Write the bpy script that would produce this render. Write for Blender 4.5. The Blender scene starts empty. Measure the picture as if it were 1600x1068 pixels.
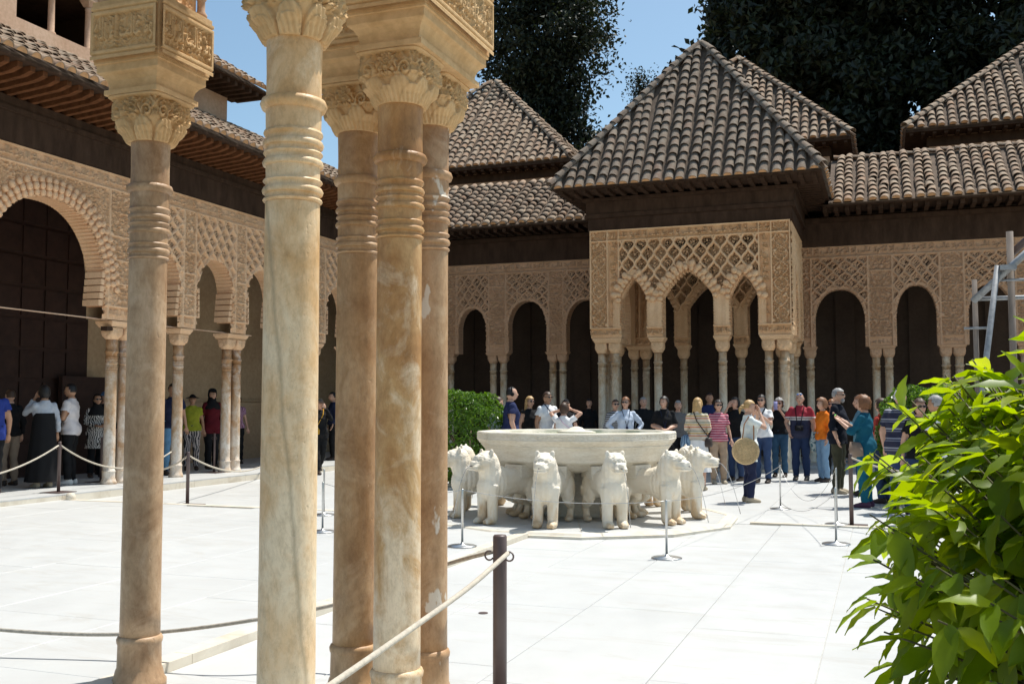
import bpy, bmesh, math, random
import numpy as np
from mathutils import Matrix, Vector
R = math.radians
PI = math.pi
scene = bpy.context.scene
COL = scene.collection
rng = np.random.default_rng(7)
random.seed(7)

# ---------------------------------------------------------------- camera, sky, sun, exposure
cam_d = bpy.data.cameras.new('camera')
cam_d.sensor_width = 36.0
cam_d.lens = 36.0 * 1580.0 / 1600.0
cam_d.clip_start = 0.05
cam_d.clip_end = 3000.0
cam = bpy.data.objects.new('camera', cam_d)
COL.objects.link(cam)
cam.location = (0, 0, 1.5)
cam.rotation_euler = (R(90 + 3.5854), 0, R(20.121))
scene.camera = cam

SUNV = Vector((0.26, 0.36, 1.0)).normalized()
world = bpy.data.worlds.new('World')
scene.world = world
world.use_nodes = True
wn = world.node_tree
sky = wn.nodes.new('ShaderNodeTexSky')
sky.sky_type = 'NISHITA'
sky.sun_disc = False
sky.sun_elevation = math.asin(SUNV.z)
sky.sun_rotation = math.atan2(SUNV.x, SUNV.y)
sky.altitude = 700
sky.air_density = 1.0
sky.dust_density = 2.5
sky.ozone_density = 0.6
bg = wn.nodes['Background']
bg.inputs['Strength'].default_value = 0.14
tint = wn.nodes.new('ShaderNodeMix'); tint.data_type = 'RGBA'; tint.blend_type = 'MULTIPLY'; tint.inputs[0].default_value = 1.0
tint.inputs[7].default_value = (.94, 1.06, 1.0, 1)
wn.links.new(sky.outputs[0], tint.inputs[6]); wn.links.new(tint.outputs[2], bg.inputs['Color'])
sun_d = bpy.data.lights.new('sun', 'SUN')
sun_d.energy = 5.0
sun_d.angle = R(0.53)
sun_d.color = (1.0, 0.96, 0.89)
sun = bpy.data.objects.new('sun', sun_d)
COL.objects.link(sun)
sun.rotation_euler = SUNV.to_track_quat('Z', 'Y').to_euler()
sun.location = (6, 10, 30)
scene.view_settings.view_transform = 'Standard'
scene.view_settings.look = 'None'
scene.view_settings.exposure = 0.22
scene.view_settings.gamma = 1.0
scene.cycles.use_denoising = True
scene.cycles.max_bounces = 10
scene.cycles.diffuse_bounces = 5
scene.cycles.glossy_bounces = 3
scene.cycles.transparent_max_bounces = 6
scene.cycles.caustics_reflective = False
scene.cycles.caustics_refractive = False
scene.cycles.sample_clamp_indirect = 6.0

# ---------------------------------------------------------------- helpers
W = {}                                   # world matrix of every linked object

def setp(o, parent, mw=None):
    mw = mw if mw is not None else Matrix.Identity(4)
    if parent is not None:
        o.parent = parent
        o.matrix_parent_inverse = W[parent].inverted()
    o.matrix_basis = mw
    W[o] = mw.copy()

def tag(o, label=None, cat=None, group=None, kind=None):
    if label: o['label'] = label
    if cat: o['category'] = cat
    if group: o['group'] = group
    if kind: o['kind'] = kind
    return o

def thing(name, label, cat, loc=(0, 0, 0), group=None):
    o = bpy.data.objects.new(name, None)
    o.empty_display_size = 0.1
    COL.objects.link(o)
    setp(o, None, Matrix.Translation(loc))
    return tag(o, label, cat, group)

def put(name, me, parent=None, mw=None):
    o = bpy.data.objects.new(name, me)
    COL.objects.link(o)
    setp(o, parent, mw)
    return o

def np_mesh(name, v, f, mat=None, smooth=False):
    """v (n,3), f list of tuples or (m,k) array"""
    me = bpy.data.meshes.new(name)
    v = np.asarray(v, np.float32).reshape(-1, 3)
    if isinstance(f, np.ndarray):
        k = f.shape[1]; loops = f.ravel().astype(np.int32); n = len(f)
        starts = np.arange(n, dtype=np.int32) * k
    else:
        n = len(f); lens = np.fromiter((len(x) for x in f), np.int32, n)
        loops = np.fromiter((i for x in f for i in x), np.int32, int(lens.sum()))
        starts = np.concatenate([[0], np.cumsum(lens)[:-1]]).astype(np.int32) if n else np.zeros(0, np.int32)
    me.vertices.add(len(v)); me.vertices.foreach_set('co', v.ravel())
    me.loops.add(len(loops)); me.loops.foreach_set('vertex_index', loops)
    me.polygons.add(n); me.polygons.foreach_set('loop_start', starts)
    me.polygons.foreach_set('use_smooth', np.full(n, bool(smooth)))
    me.update(calc_edges=True); me.validate()
    if mat is not None:
        for m in (mat if isinstance(mat, (list, tuple)) else [mat]): me.materials.append(m)
    return me

class MB:
    def __init__(s):
        s.v = []; s.f = []; s.n = 0; s.sm = False
    def add(s, v, f):
        v = [tuple(map(float, p)) for p in v]
        s.f += [tuple(i + s.n for i in x) for x in f]
        s.v += v; s.n += len(v)
        return s
    def box(s, x0, x1, y0, y1, z0, z1, M=None):
        v = [(x, y, z) for z in (z0, z1) for y in (y0, y1) for x in (x0, x1)]
        if M is not None: v = [M @ Vector(p) for p in v]
        return s.add(v, [(0, 2, 3, 1), (4, 5, 7, 6), (0, 1, 5, 4), (2, 6, 7, 3), (0, 4, 6, 2), (1, 3, 7, 5)])
    def lathe(s, prof, seg=24, c=(0, 0), M=None, phase=0.0, cap=True):
        v = []; f = []
        for r, z in prof:
            for k in range(seg):
                a = 2 * PI * k / seg + phase
                p = Vector((c[0] + r * math.cos(a), c[1] + r * math.sin(a), z))
                v.append(M @ p if M is not None else p)
        for i in range(len(prof) - 1):
            for k in range(seg):
                a = i * seg + k; b = i * seg + (k + 1) % seg
                f.append((a, b, b + seg, a + seg))
        if cap:
            f.append(tuple(range(seg))[::-1])
            f.append(tuple(range((len(prof) - 1) * seg, len(prof) * seg)))
        return s.add(v, f)
    def tube(s, pts, rad, seg=8, cap=True, flat=None):
        """swept tube; rad scalar or list"""
        pts = [Vector(p) for p in pts]
        n = len(pts)
        rad = [rad] * n if isinstance(rad, (int, float)) else rad
        v = []; f = []
        prev = None
        for i, p in enumerate(pts):
            d = (pts[min(i + 1, n - 1)] - pts[max(i - 1, 0)]).normalized()
            if prev is None:
                u = d.orthogonal().normalized() if flat is None else (Vector(flat) - d * d.dot(Vector(flat))).normalized()
            else:
                u = (prev - d * prev.dot(d)).normalized()
            prev = u
            w = d.cross(u)
            for k in range(seg):
                a = 2 * PI * k / seg
                v.append(p + (u * math.cos(a) + w * math.sin(a)) * rad[i])
        for i in range(n - 1):
            for k in range(seg):
                a = i * seg + k; b = i * seg + (k + 1) % seg
                f.append((a, b, b + seg, a + seg))
        if cap:
            f.append(tuple(range(seg))[::-1]); f.append(tuple(range((n - 1) * seg, n * seg)))
        return s.add(v, f)
    def loft(s, rings, cap=True, closed=True):
        n = len(rings[0]); v = [p for r in rings for p in r]; f = []
        for i in range(len(rings) - 1):
            for k in range(n if closed else n - 1):
                a = i * n + k; b = i * n + (k + 1) % n
                f.append((a, b, b + n, a + n))
        if cap:
            f.append(tuple(range(n))[::-1]); f.append(tuple(range((len(rings) - 1) * n, len(rings) * n)))
        return s.add(v, f)
    def ball(s, c, r, seg=10, rings=6, M=None):
        r = (r, r, r) if isinstance(r, (int, float)) else r
        prof = []
        v = [(0, 0, -1)]; f = []
        for i in range(1, rings):
            t = -PI / 2 + PI * i / rings
            for k in range(seg):
                a = 2 * PI * k / seg
                v.append((math.cos(t) * math.cos(a), math.cos(t) * math.sin(a), math.sin(t)))
        v.append((0, 0, 1)); top = len(v) - 1
        for k in range(seg):
            f.append((0, 1 + (k + 1) % seg, 1 + k))
            f.append((top, top - seg + k, top - seg + (k + 1) % seg))
        for i in range(rings - 2):
            for k in range(seg):
                a = 1 + i * seg + k; b = 1 + i * seg + (k + 1) % seg
                f.append((a, b, b + seg, a + seg))
        out = []
        for p in v:
            q = Vector((p[0] * r[0], p[1] * r[1], p[2] * r[2]))
            if M is not None: q = M @ q
            out.append(q + Vector(c))
        return s.add(out, f)
    def mesh(s, name, mat, smooth=False):
        return np_mesh(name, np.array(s.v), s.f, mat, smooth)
    def build(s, name, mat, parent=None, smooth=False, mw=None):
        return put(name, s.mesh(name, mat, smooth), parent, mw)

def sharp(o, ang=35):
    o.data.set_sharp_from_angle(angle=R(ang))
    return o

def copy_tree(o, mw, parent=None):
    """a thing or part with its pieces, moved so that o lands on mw"""
    D = mw @ W[o].inverted()
    c = o.copy(); COL.objects.link(c)
    c.parent = None; c.matrix_parent_inverse = Matrix.Identity(4)
    setp(c, parent, mw)
    for ch in o.children:
        copy_tree(ch, D @ W[ch], c)
    return c

# ---------------------------------------------------------------- materials
def newmat(name):
    m = bpy.data.materials.new(name); m.use_nodes = True
    nt = m.node_tree
    return m, nt, nt.nodes['Principled BSDF']

def N(nt, typ, out=0, _set=None, **inp):
    n = nt.nodes.new('ShaderNode' + typ)
    for k, v in (_set or {}).items(): setattr(n, k, v)
    for k, v in inp.items():
        key = int(k[1:]) if k[0] == 'i' and k[1:].isdigit() else k.replace('_', ' ')
        s = n.inputs[key]
        if isinstance(v, bpy.types.NodeSocket): nt.links.new(v, s)
        else:
            if s.type == 'RGBA' and len(v) == 3: v = (*v, 1)
            s.default_value = v
    return n.outputs[out]

def coords(nt, scale=(1, 1, 1), rand=True, kind='Object'):
    co = N(nt, 'TexCoord', kind)
    if rand:
        r = N(nt, 'ObjectInfo', 'Random')
        r = N(nt, 'Math', _set={'operation': 'MULTIPLY'}, i0=r, i1=37.0)
        co = N(nt, 'VectorMath', _set={'operation': 'ADD'}, i0=co, i1=r)
    return N(nt, 'Mapping', Vector=co, Scale=scale)

def ramp(nt, fac, stops):
    n = nt.nodes.new('ShaderNodeValToRGB')
    e = n.color_ramp.elements
    while len(e) > 1: e.remove(e[-1])
    for i, (p, c) in enumerate(stops):
        el = e[0] if i == 0 else e.new(p)
        el.position = p
        el.color = (*c, 1) if len(c) == 3 else c
    nt.links.new(fac, n.inputs[0])
    return n.outputs[0]

def noise(nt, co, scale, detail=6, rough=.6, dist=0.0):
    return N(nt, 'TexNoise', 'Fac', Vector=co, Scale=scale, Detail=detail, Roughness=rough, Distortion=dist)

def mix(nt, fac, a, b, blend='MIX'):
    n = nt.nodes.new('ShaderNodeMix'); n.data_type = 'RGBA'; n.blend_type = blend
    for s, v in ((n.inputs[0], fac), (n.inputs[6], a), (n.inputs[7], b)):
        if isinstance(v, bpy.types.NodeSocket): nt.links.new(v, s)
        else: s.default_value = (*v, 1) if not isinstance(v, (int, float)) and len(v) == 3 else v
    return n.outputs[2]

def bump(nt, b, h, strength=.3, dist=.01):
    o = N(nt, 'Bump', Strength=strength, Distance=dist, Height=h)
    nt.links.new(o, b.inputs['Normal'])

def simple(name, col, rough=.7, var=.18, scale=14, spec=.3, metal=0.0, bmp=.15, bscale=None, bdist=.004, detail=5, zs=1.0):
    m, nt, b = newmat(name)
    co = coords(nt, (1, 1, zs))
    n = noise(nt, co, scale, detail)
    a = tuple(max(0, c * (1 - var)) for c in col); c2 = tuple(min(1, c * (1 + var)) for c in col)
    nt.links.new(ramp(nt, n, [(.25, a), (.75, c2)]), b.inputs['Base Color'])
    b.inputs['Roughness'].default_value = rough
    b.inputs['Specular IOR Level'].default_value = spec
    b.inputs['Metallic'].default_value = metal
    if bmp: bump(nt, b, noise(nt, co, bscale or scale * 3, 4), bmp, bdist)
    return m

def marble_floor(name, lo, hi, rough=.38):
    m, nt, b = newmat(name)
    co = N(nt, 'NewGeometry', 'Position')
    n = noise(nt, co, .9, 8, .62, 1.2)
    c = ramp(nt, n, [(.3, lo), (.5, hi), (.75, tuple(x * .97 for x in hi))])
    v = noise(nt, N(nt, 'Mapping', Vector=co, Scale=(1.6, .35, 1)), 2.2, 7, .7, 2.5)
    vein = ramp(nt, v, [(.47, (0, 0, 0)), (.5, (1, 1, 1)), (.53, (0, 0, 0))])
    c = mix(nt, N(nt, 'Math', _set={'operation': 'MULTIPLY'}, i0=vein, i1=.16), c, (.52, .50, .47))
    st = noise(nt, co, .42, 9, .7, .8)
    c = mix(nt, ramp(nt, st, [(.40, (0, 0, 0)), (.72, (.42, .42, .42))]), c, tuple(x * .80 for x in lo))
    wk = noise(nt, N(nt, 'Mapping', Vector=co, Scale=(.5, 2.4, 1), Rotation=(0, 0, .5)), 1.1, 8, .72, 1.6)
    c = mix(nt, ramp(nt, wk, [(.54, (0, 0, 0)), (.60, (.30, .30, .30)), (.66, (0, 0, 0))]), c, (lo[0] * .80, lo[1] * .74, lo[2] * .66))
    r = N(nt, 'ObjectInfo', 'Random')
    g = N(nt, 'MapRange', Value=r, To_Min=.975, To_Max=1.0)
    c = mix(nt, 1.0, c, N(nt, 'CombineColor', Red=g, Green=g, Blue=g), 'MULTIPLY')
    nt.links.new(c, b.inputs['Base Color'])
    rr = N(nt, 'MapRange', Value=noise(nt, co, 3.0, 5), To_Min=rough - .08, To_Max=rough + .22)
    nt.links.new(rr, b.inputs['Roughness'])
    b.inputs['Specular IOR Level'].default_value = .4
    bump(nt, b, noise(nt, co, 60, 3), .06, .002)
    return m

def column_marble(name, pale, mid, dark, bias=0.0, vein=None, patches=0.0, zgrad=None):
    m, nt, b = newmat(name)
    co = coords(nt, (1, 1, .62), rand=True)
    n = noise(nt, co, 4.2, 9, .66, .6)
    if zgrad:                                   # stone darker towards one end, stained on the near columns (z0 dark .. z1 pale)
        sx = N(nt, 'SeparateXYZ', 'Z', Vector=N(nt, 'TexCoord', 'Object'))
        g = N(nt, 'MapRange', Value=sx, From_Min=zgrad[0], From_Max=zgrad[1], To_Min=.16, To_Max=-.16)
        n = N(nt, 'Math', _set={'operation': 'ADD'}, i0=n, i1=g)
    n = N(nt, 'Math', _set={'operation': 'ADD'}, i0=n, i1=bias)
    c = ramp(nt, n, [(.30, pale), (.47, mid), (.66, dark), (.8, tuple(x * .7 for x in dark))])
    blot = noise(nt, N(nt, 'Mapping', Vector=co, Scale=(1, 1, 1.6)), 2.6, 8, .7, 1.0)
    c = mix(nt, ramp(nt, blot, [(.50, (0, 0, 0)), (.68, (.75, .75, .75))]), c, pale)
    fine = noise(nt, N(nt, 'Mapping', Vector=co, Scale=(1, 1, .8)), 34, 8, .75)
    c = mix(nt, .6, c, ramp(nt, fine, [(.32, (.60, .56, .50)), (.55, (1, 1, 1))]), 'MULTIPLY')
    crk = noise(nt, N(nt, 'Mapping', Vector=co, Scale=(1.4, 1.4, .5)), 5.0, 9, .72, 2.2)
    c = mix(nt, ramp(nt, crk, [(.488, (0, 0, 0)), (.5, (.25, .25, .25)), (.512, (0, 0, 0))]), c, tuple(x * .55 for x in dark))
    if vein:
        tc = N(nt, 'TexCoord', 'Object')
        d = N(nt, 'VectorMath', 1, _set={'operation': 'DOT_PRODUCT'}, i0=tc, i1=(vein[0], vein[1], vein[2]))
        w = noise(nt, co, 7.0, 7, .7)
        d = N(nt, 'Math', _set={'operation': 'ADD'}, i0=d, i1=N(nt, 'MapRange', Value=w, To_Min=-.02, To_Max=.02))
        d = N(nt, 'Math', _set={'operation': 'ABSOLUTE'}, i0=N(nt, 'Math', _set={'operation': 'SUBTRACT'}, i0=d, i1=vein[3]))
        f = N(nt, 'MapRange', Value=d, From_Min=.0005, From_Max=.013, To_Min=.42, To_Max=0.0)
        c = mix(nt, f, c, (.20, .16, .10))
    if patches:
        pn = noise(nt, N(nt, 'Mapping', Vector=co, Scale=(1.6, 1.6, 1.2)), 5.5, 4, .5)
        c = mix(nt, ramp(nt, pn, [(.645, (0, 0, 0)), (.675, (patches,) * 3)]), c, (.74, .68, .58))
    nt.links.new(c, b.inputs['Base Color'])
    b.inputs['Roughness'].default_value = .48
    b.inputs['Specular IOR Level'].default_value = .35
    pit = N(nt, 'MapRange', Value=noise(nt, co, 42, 3, .5), From_Min=.66, From_Max=.74, To_Min=0.0, To_Max=-1.2)
    h = N(nt, 'Math', _set={'operation': 'ADD'}, i0=pit, i1=noise(nt, co, 12, 8, .7))
    bump(nt, b, h, .4, .006)
    return m

def stucco(name, lo, hi, scale=2.2, fine=46, st=(1, 1, 1)):
    m, nt, b = newmat(name)
    co = coords(nt, st, rand=False)
    n = noise(nt, co, scale, 7, .65)
    c = ramp(nt, n, [(.28, lo), (.72, hi)])
    f = noise(nt, co, fine, 4, .6)
    c = mix(nt, .55, c, ramp(nt, f, [(.3, (.7, .66, .6)), (.65, (1, 1, 1))]), 'MULTIPLY')
    nt.links.new(c, b.inputs['Base Color'])
    b.inputs['Roughness'].default_value = .9
    b.inputs['Specular IOR Level'].default_value = .15
    bump(nt, b, noise(nt, co, fine * 2, 3), .5, .006)
    return m

def tile_mat(name, cols, lichen):
    m, nt, b = newmat(name)
    r1 = N(nt, 'ObjectInfo', 'Random'); r2 = N(nt, 'NewGeometry', 'Random Per Island')
    r = N(nt, 'Math', _set={'operation': 'FRACT'}, i0=N(nt, 'Math', _set={'operation': 'MULTIPLY_ADD'}, i0=r1, i1=7.31, i2=r2))
    c = ramp(nt, r, [(i / (len(cols) - 1), cc) for i, cc in enumerate(cols)])
    co = coords(nt, kind='Object')
    pos = N(nt, 'NewGeometry', 'Position')
    n = noise(nt, pos, 7, 6, .7)
    c = mix(nt, ramp(nt, n, [(.42, (0, 0, 0)), (.62, (.75, .75, .75))]), c, lichen)
    n2 = noise(nt, pos, 28, 4, .6)
    c = mix(nt, .6, c, ramp(nt, n2, [(.3, (.55, .52, .5)), (.62, (1, 1, 1))]), 'MULTIPLY')
    nt.links.new(c, b.inputs['Base Color'])
    b.inputs['Roughness'].default_value = .88
    b.inputs['Specular IOR Level'].default_value = .2
    bump(nt, b, n2, .5, .01)
    return m

def leaf_mat(name, cols, rough=.38, trans=.45, tcol=None):
    m, nt, b = newmat(name)
    r1 = N(nt, 'ObjectInfo', 'Random'); r2 = N(nt, 'NewGeometry', 'Random Per Island')
    r = N(nt, 'Math', _set={'operation': 'FRACT'}, i0=N(nt, 'Math', _set={'operation': 'MULTIPLY_ADD'}, i0=r1, i1=5.7, i2=r2))
    c = ramp(nt, r, [(i / max(1, len(cols) - 1), cc) for i, cc in enumerate(cols)])
    pos = N(nt, 'NewGeometry', 'Position')
    n = noise(nt, pos, 30, 4)
    c = mix(nt, .4, c, ramp(nt, n, [(.3, (.65, .7, .6)), (.65, (1, 1, 1))]), 'MULTIPLY')
    nt.links.new(c, b.inputs['Base Color'])
    b.inputs['Roughness'].default_value = rough
    b.inputs['Specular IOR Level'].default_value = .5
    if trans:
        t = nt.nodes.new('ShaderNodeBsdfTranslucent')
        nt.links.new(mix(nt, 1.0, c, tcol or (1.6, 1.7, .5), 'MULTIPLY'), t.inputs[0])
        mx = nt.nodes.new('ShaderNodeMixShader'); mx.inputs[0].default_value = trans
        nt.links.new(b.outputs[0], mx.inputs[1]); nt.links.new(t.outputs[0], mx.inputs[2])
        nt.links.new(mx.outputs[0], nt.nodes['Material Output'].inputs[0])
    return m

M = {}
M['floor'] = marble_floor('white_marble_paving', (.515, .522, .512), (.545, .552, .542))
M['kerb'] = marble_floor('cream_marble_kerb', (.50, .43, .33), (.72, .66, .55), .5)
M['bed'] = simple('grey_paving_joint', (.50, .49, .46), .9)
M['far_ground'] = simple('dry_earth', (.28, .23, .16), .95, .3, .6)
M['fountain'] = stucco('fountain_marble', (.66, .59, .47), (.83, .79, .70), 2.6, 20, (1, 1, 5))
M['col_a'] = column_marble('weathered_grey_brown_marble', (.63, .46, .31), (.49, .325, .19), (.34, .20, .105), .02)
M['col_b'] = column_marble('pale_cream_marble', (.88, .72, .50), (.80, .57, .33), (.66, .40, .18), -.03, vein=(.843, .537, .096, .117), zgrad=(3.0, .3))
M['col_c'] = column_marble('orange_stained_marble', (.62, .44, .27), (.50, .31, .155), (.36, .20, .09), .03)
M['col_d'] = column_marble('half_stained_marble', (.86, .71, .51), (.60, .37, .165), (.43, .22, .08), .0, zgrad=(2.9, .4))
M['col_e'] = column_marble('patched_orange_marble', (.62, .44, .28), (.50, .31, .165), (.38, .21, .10), .03, patches=.8)
M['col_far'] = column_marble('old_white_marble', (.74, .66, .52), (.60, .47, .32), (.46, .28, .14), -.03, zgrad=(2.8, 1.2))
M['col_left'] = column_marble('rusty_marble_sunlit_foot', (.74, .68, .60), (.56, .40, .26), (.48, .26, .12), .03, zgrad=(2.6, .6))  # rust stain, with the sunlight on the column feet put into the colour
M['capital'] = stucco('carved_cream_marble', (.57, .36, .17), (.77, .54, .30), 3.5, 22)
M['stucco'] = stucco('carved_ochre_stucco', (.74, .46, .25), (.90, .62, .38), 1.5)
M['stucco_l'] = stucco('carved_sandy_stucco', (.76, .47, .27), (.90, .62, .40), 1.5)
M['stucco_shaded'] = stucco('shaded_carved_stucco', (.54, .335, .20), (.68, .445, .29), 1.5)  # stucco with the far gallery's shade put into its colour
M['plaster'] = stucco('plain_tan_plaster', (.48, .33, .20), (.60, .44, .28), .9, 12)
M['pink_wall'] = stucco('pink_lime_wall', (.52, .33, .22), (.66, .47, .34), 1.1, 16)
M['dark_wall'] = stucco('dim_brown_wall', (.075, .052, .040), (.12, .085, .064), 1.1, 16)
M['wood'] = simple('dark_cedar_wood', (.060, .036, .024), .9, .4, 6, spec=.08, zs=.3)
M['wood_r'] = simple('red_brown_cedar', (.13, .052, .022), .85, .45, 9, spec=.1, bmp=.4)
M['door'] = simple('dark_studded_door', (.042, .020, .014), .65, .35, 5, bmp=.4)
M['tile'] = tile_mat('grey_lichened_tile', [(.18, .13, .095), (.23, .17, .125), (.16, .115, .085), (.26, .20, .15), (.22, .14, .10)], (.25, .22, .18))
M['tile_w'] = tile_mat('warm_clay_tile', [(.30, .20, .135), (.36, .26, .18), (.26, .165, .11), (.39, .30, .215), (.33, .195, .12)], (.34, .28, .215))
M['tile_end'] = simple('orange_mortar_end', (.52, .29, .14), .9, .3, 9)
M['tile_bed'] = simple('shadowed_pan_tile', (.13, .095, .07), .95, .4, 8)  # flat sheet, shade between the cover tiles put into its colour
M['brown_post'] = simple('brown_painted_steel', (.10, .068, .062), .45, .12, 8, spec=.5, bmp=.05)
M['steel'] = simple('brushed_steel', (.55, .55, .54), .33, .1, 30, metal=1.0, bmp=.03)
M['galv'] = simple('galvanised_tube', (.30, .31, .32), .6, .35, 12, metal=.4)
M['rope'] = simple('white_cotton_rope', (.50, .45, .37), .9, .2, 40, bmp=.5, bscale=160, bdist=.004)
M['rope_d'] = simple('grey_twisted_rope', (.36, .33, .28), .9, .3, 40, bmp=.5, bscale=160, bdist=.004)
M['wire'] = simple('thin_steel_wire', (.45, .45, .44), .4, .1, 30, metal=.8)
# ---------------------------------------------------------------- carved patterns (heights 0..1 over u,v in metres)
def sstep(a, b, x):
    t = np.clip((x - a) / (b - a), 0, 1); return t * t * (3 - 2 * t)

def arabesque(u, v, s, seed=0, lo=.25, hi=.75):
    r = np.random.default_rng(seed)
    wu = u + .16 * s * np.sin(2 * PI * v / (1.7 * s) + 1.3); wv = v + .16 * s * np.sin(2 * PI * u / (1.9 * s))
    f = 0
    for k in range(5):
        a = PI * k / 5 + .2; f = f + np.cos(2 * PI / s * (wu * math.cos(a) + wv * math.sin(a)) + r.uniform(0, 6.28))
    return 1 - sstep(lo, hi + .25, np.abs(f) * .8)

def sebka(u, v, a, b, fine=.05, seed=3, rib=.13):
    p = u / a + v / b; q = u / a - v / b
    p2 = p + .045 * np.sin(2 * PI * q); q2 = q + .045 * np.sin(2 * PI * p)
    dp = np.abs(p2 - np.round(p2)); dq = np.abs(q2 - np.round(q2))
    d = np.minimum(dp, dq)
    r = 1 - sstep(rib * .55, rib, d)
    inner = np.maximum(1 - sstep(.0, .10, np.abs(d - .28)), sstep(.40, .46, d))
    ar = arabesque(u, v, fine, seed)
    h = np.maximum(r, np.maximum(.30 * ar, .42 * inner))
    return np.where(((d > rib + .012) & (d < .19)) | ((d > .37) & (d < .415)) | ((ar < .2) & (np.abs(d - .28) < .085)), -1.0, h)          # pierced ground between the ribs

def text_bitmap(codes, px=90, weight=.012):
    """relief bitmap of a line of carved script"""
    c = bpy.data.curves.new('script', 'FONT'); c.body = ''.join(chr(k) for k in reversed(codes)); c.offset = weight
    c.resolution_u = 3
    o = bpy.data.objects.new('script', c); COL.objects.link(o)
    me = o.evaluated_get(bpy.context.evaluated_depsgraph_get()).to_mesh()
    me.calc_loop_triangles()
    P = np.array([v.co[:2] for v in me.vertices]); T = np.array([t.vertices for t in me.loop_triangles])
    bpy.data.objects.remove(o); bpy.data.curves.remove(c)
    mn = P.min(0); P = (P - mn) * px
    Wd, Ht = (P.max(0) + 3).astype(int)
    B = np.zeros((Ht, Wd), np.float32)
    for t in T:
        a, b, cc = P[t]
        x0, y0 = np.floor(P[t].min(0)).astype(int); x1, y1 = np.ceil(P[t].max(0)).astype(int) + 1
        X, Y = np.meshgrid(np.arange(x0, min(x1, Wd)), np.arange(y0, min(y1, Ht)))
        den = (b[0] - a[0]) * (cc[1] - a[1]) - (cc[0] - a[0]) * (b[1] - a[1])
        if abs(den) < 1e-9: continue
        s = ((X - a[0]) * (cc[1] - a[1]) - (cc[0] - a[0]) * (Y - a[1])) / den
        w = ((b[0] - a[0]) * (Y - a[1]) - (X - a[0]) * (b[1] - a[1])) / den
        B[Y, X] = np.maximum(B[Y, X], ((s >= -.02) & (w >= -.02) & (s + w <= 1.02)))
    return B

MOTTO = [0xFEED, 0xFEFB, 32, 0xFECF, 0xFE8E, 0xFEDF, 0xFE90, 32, 0xFE87, 0xFEFB, 32, 0xFE8D, 0xFEDF, 0xFEE0, 0xFEEA]
TXT = text_bitmap(MOTTO)

def script(u, v, length, height):
    """carved line of script: u 0..length repeats, v 0..height"""
    Hh, Wd = TXT.shape
    x = (np.mod(u / length, 1.0) * (Wd - 1)).astype(int)
    y = np.clip(v / height * (Hh - 1), 0, Hh - 1).astype(int)
    inside = (v > 0) & (v < height)
    return TXT[y, x] * inside

def relief_mesh(name, us, vs, h, T, mat, mask=None, smooth=True):
    """grid over us x vs raised by h (metres) and mapped by T(u, d, v) to the world"""
    U, V = np.meshgrid(us, vs)
    P = np.stack(T(U, np.maximum(h, 0), V), -1).reshape(-1, 3)
    nv, nu = U.shape
    i = np.arange(nu - 1)[None, :] + np.arange(nv - 1)[:, None] * nu
    F = np.stack([i, i + 1, i + 1 + nu, i + nu], -1).reshape(-1, 4)
    if mask is not None:
        F = F[mask.reshape(-1)]
        used = np.unique(F); new = np.full(len(P), -1); new[used] = np.arange(len(used))
        P = P[used]; F = new[F]
    return np_mesh(name, P, F, mat, smooth)

# ---------------------------------------------------------------- columns
def col_profile(k=1.0, rs=1.0, z0=0.0, rings=7):
    """(radius, z) from foot to neck; heights for a shaft whose neck ends at 2.93*k above z0"""
    p = [(.150, 0), (.150, .045), (.138, .06), (.128, .10), (.121, .115), (.119, .235), (.124, .245), (.126, .262), (.120, .275), (.111, .282),
         (.110, .40), (.108, 1.3), (.106, 2.285)]
    z = 2.29
    hs = [.018, .030, .016, .030, .018, .030, .024]
    for i in range(rings):
        h = hs[i % 7]
        p += [(.106, z), (.113 + .003 * (i % 2), z + .004), (.116 + .003 * (i % 2), z + h * .5), (.113, z + h - .003), (.106, z + h), (.105, z + h + .010)]
        z += h + (.014 if i != 2 else .05)
    p += [(.107, 2.56), (.109, 2.655), (.124, 2.662), (.131, 2.68), (.124, 2.698), (.108, 2.704), (.107, 2.80), (.110, 2.93)]
    return [(r * rs, z0 + zz * k) for r, zz in p]

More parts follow.
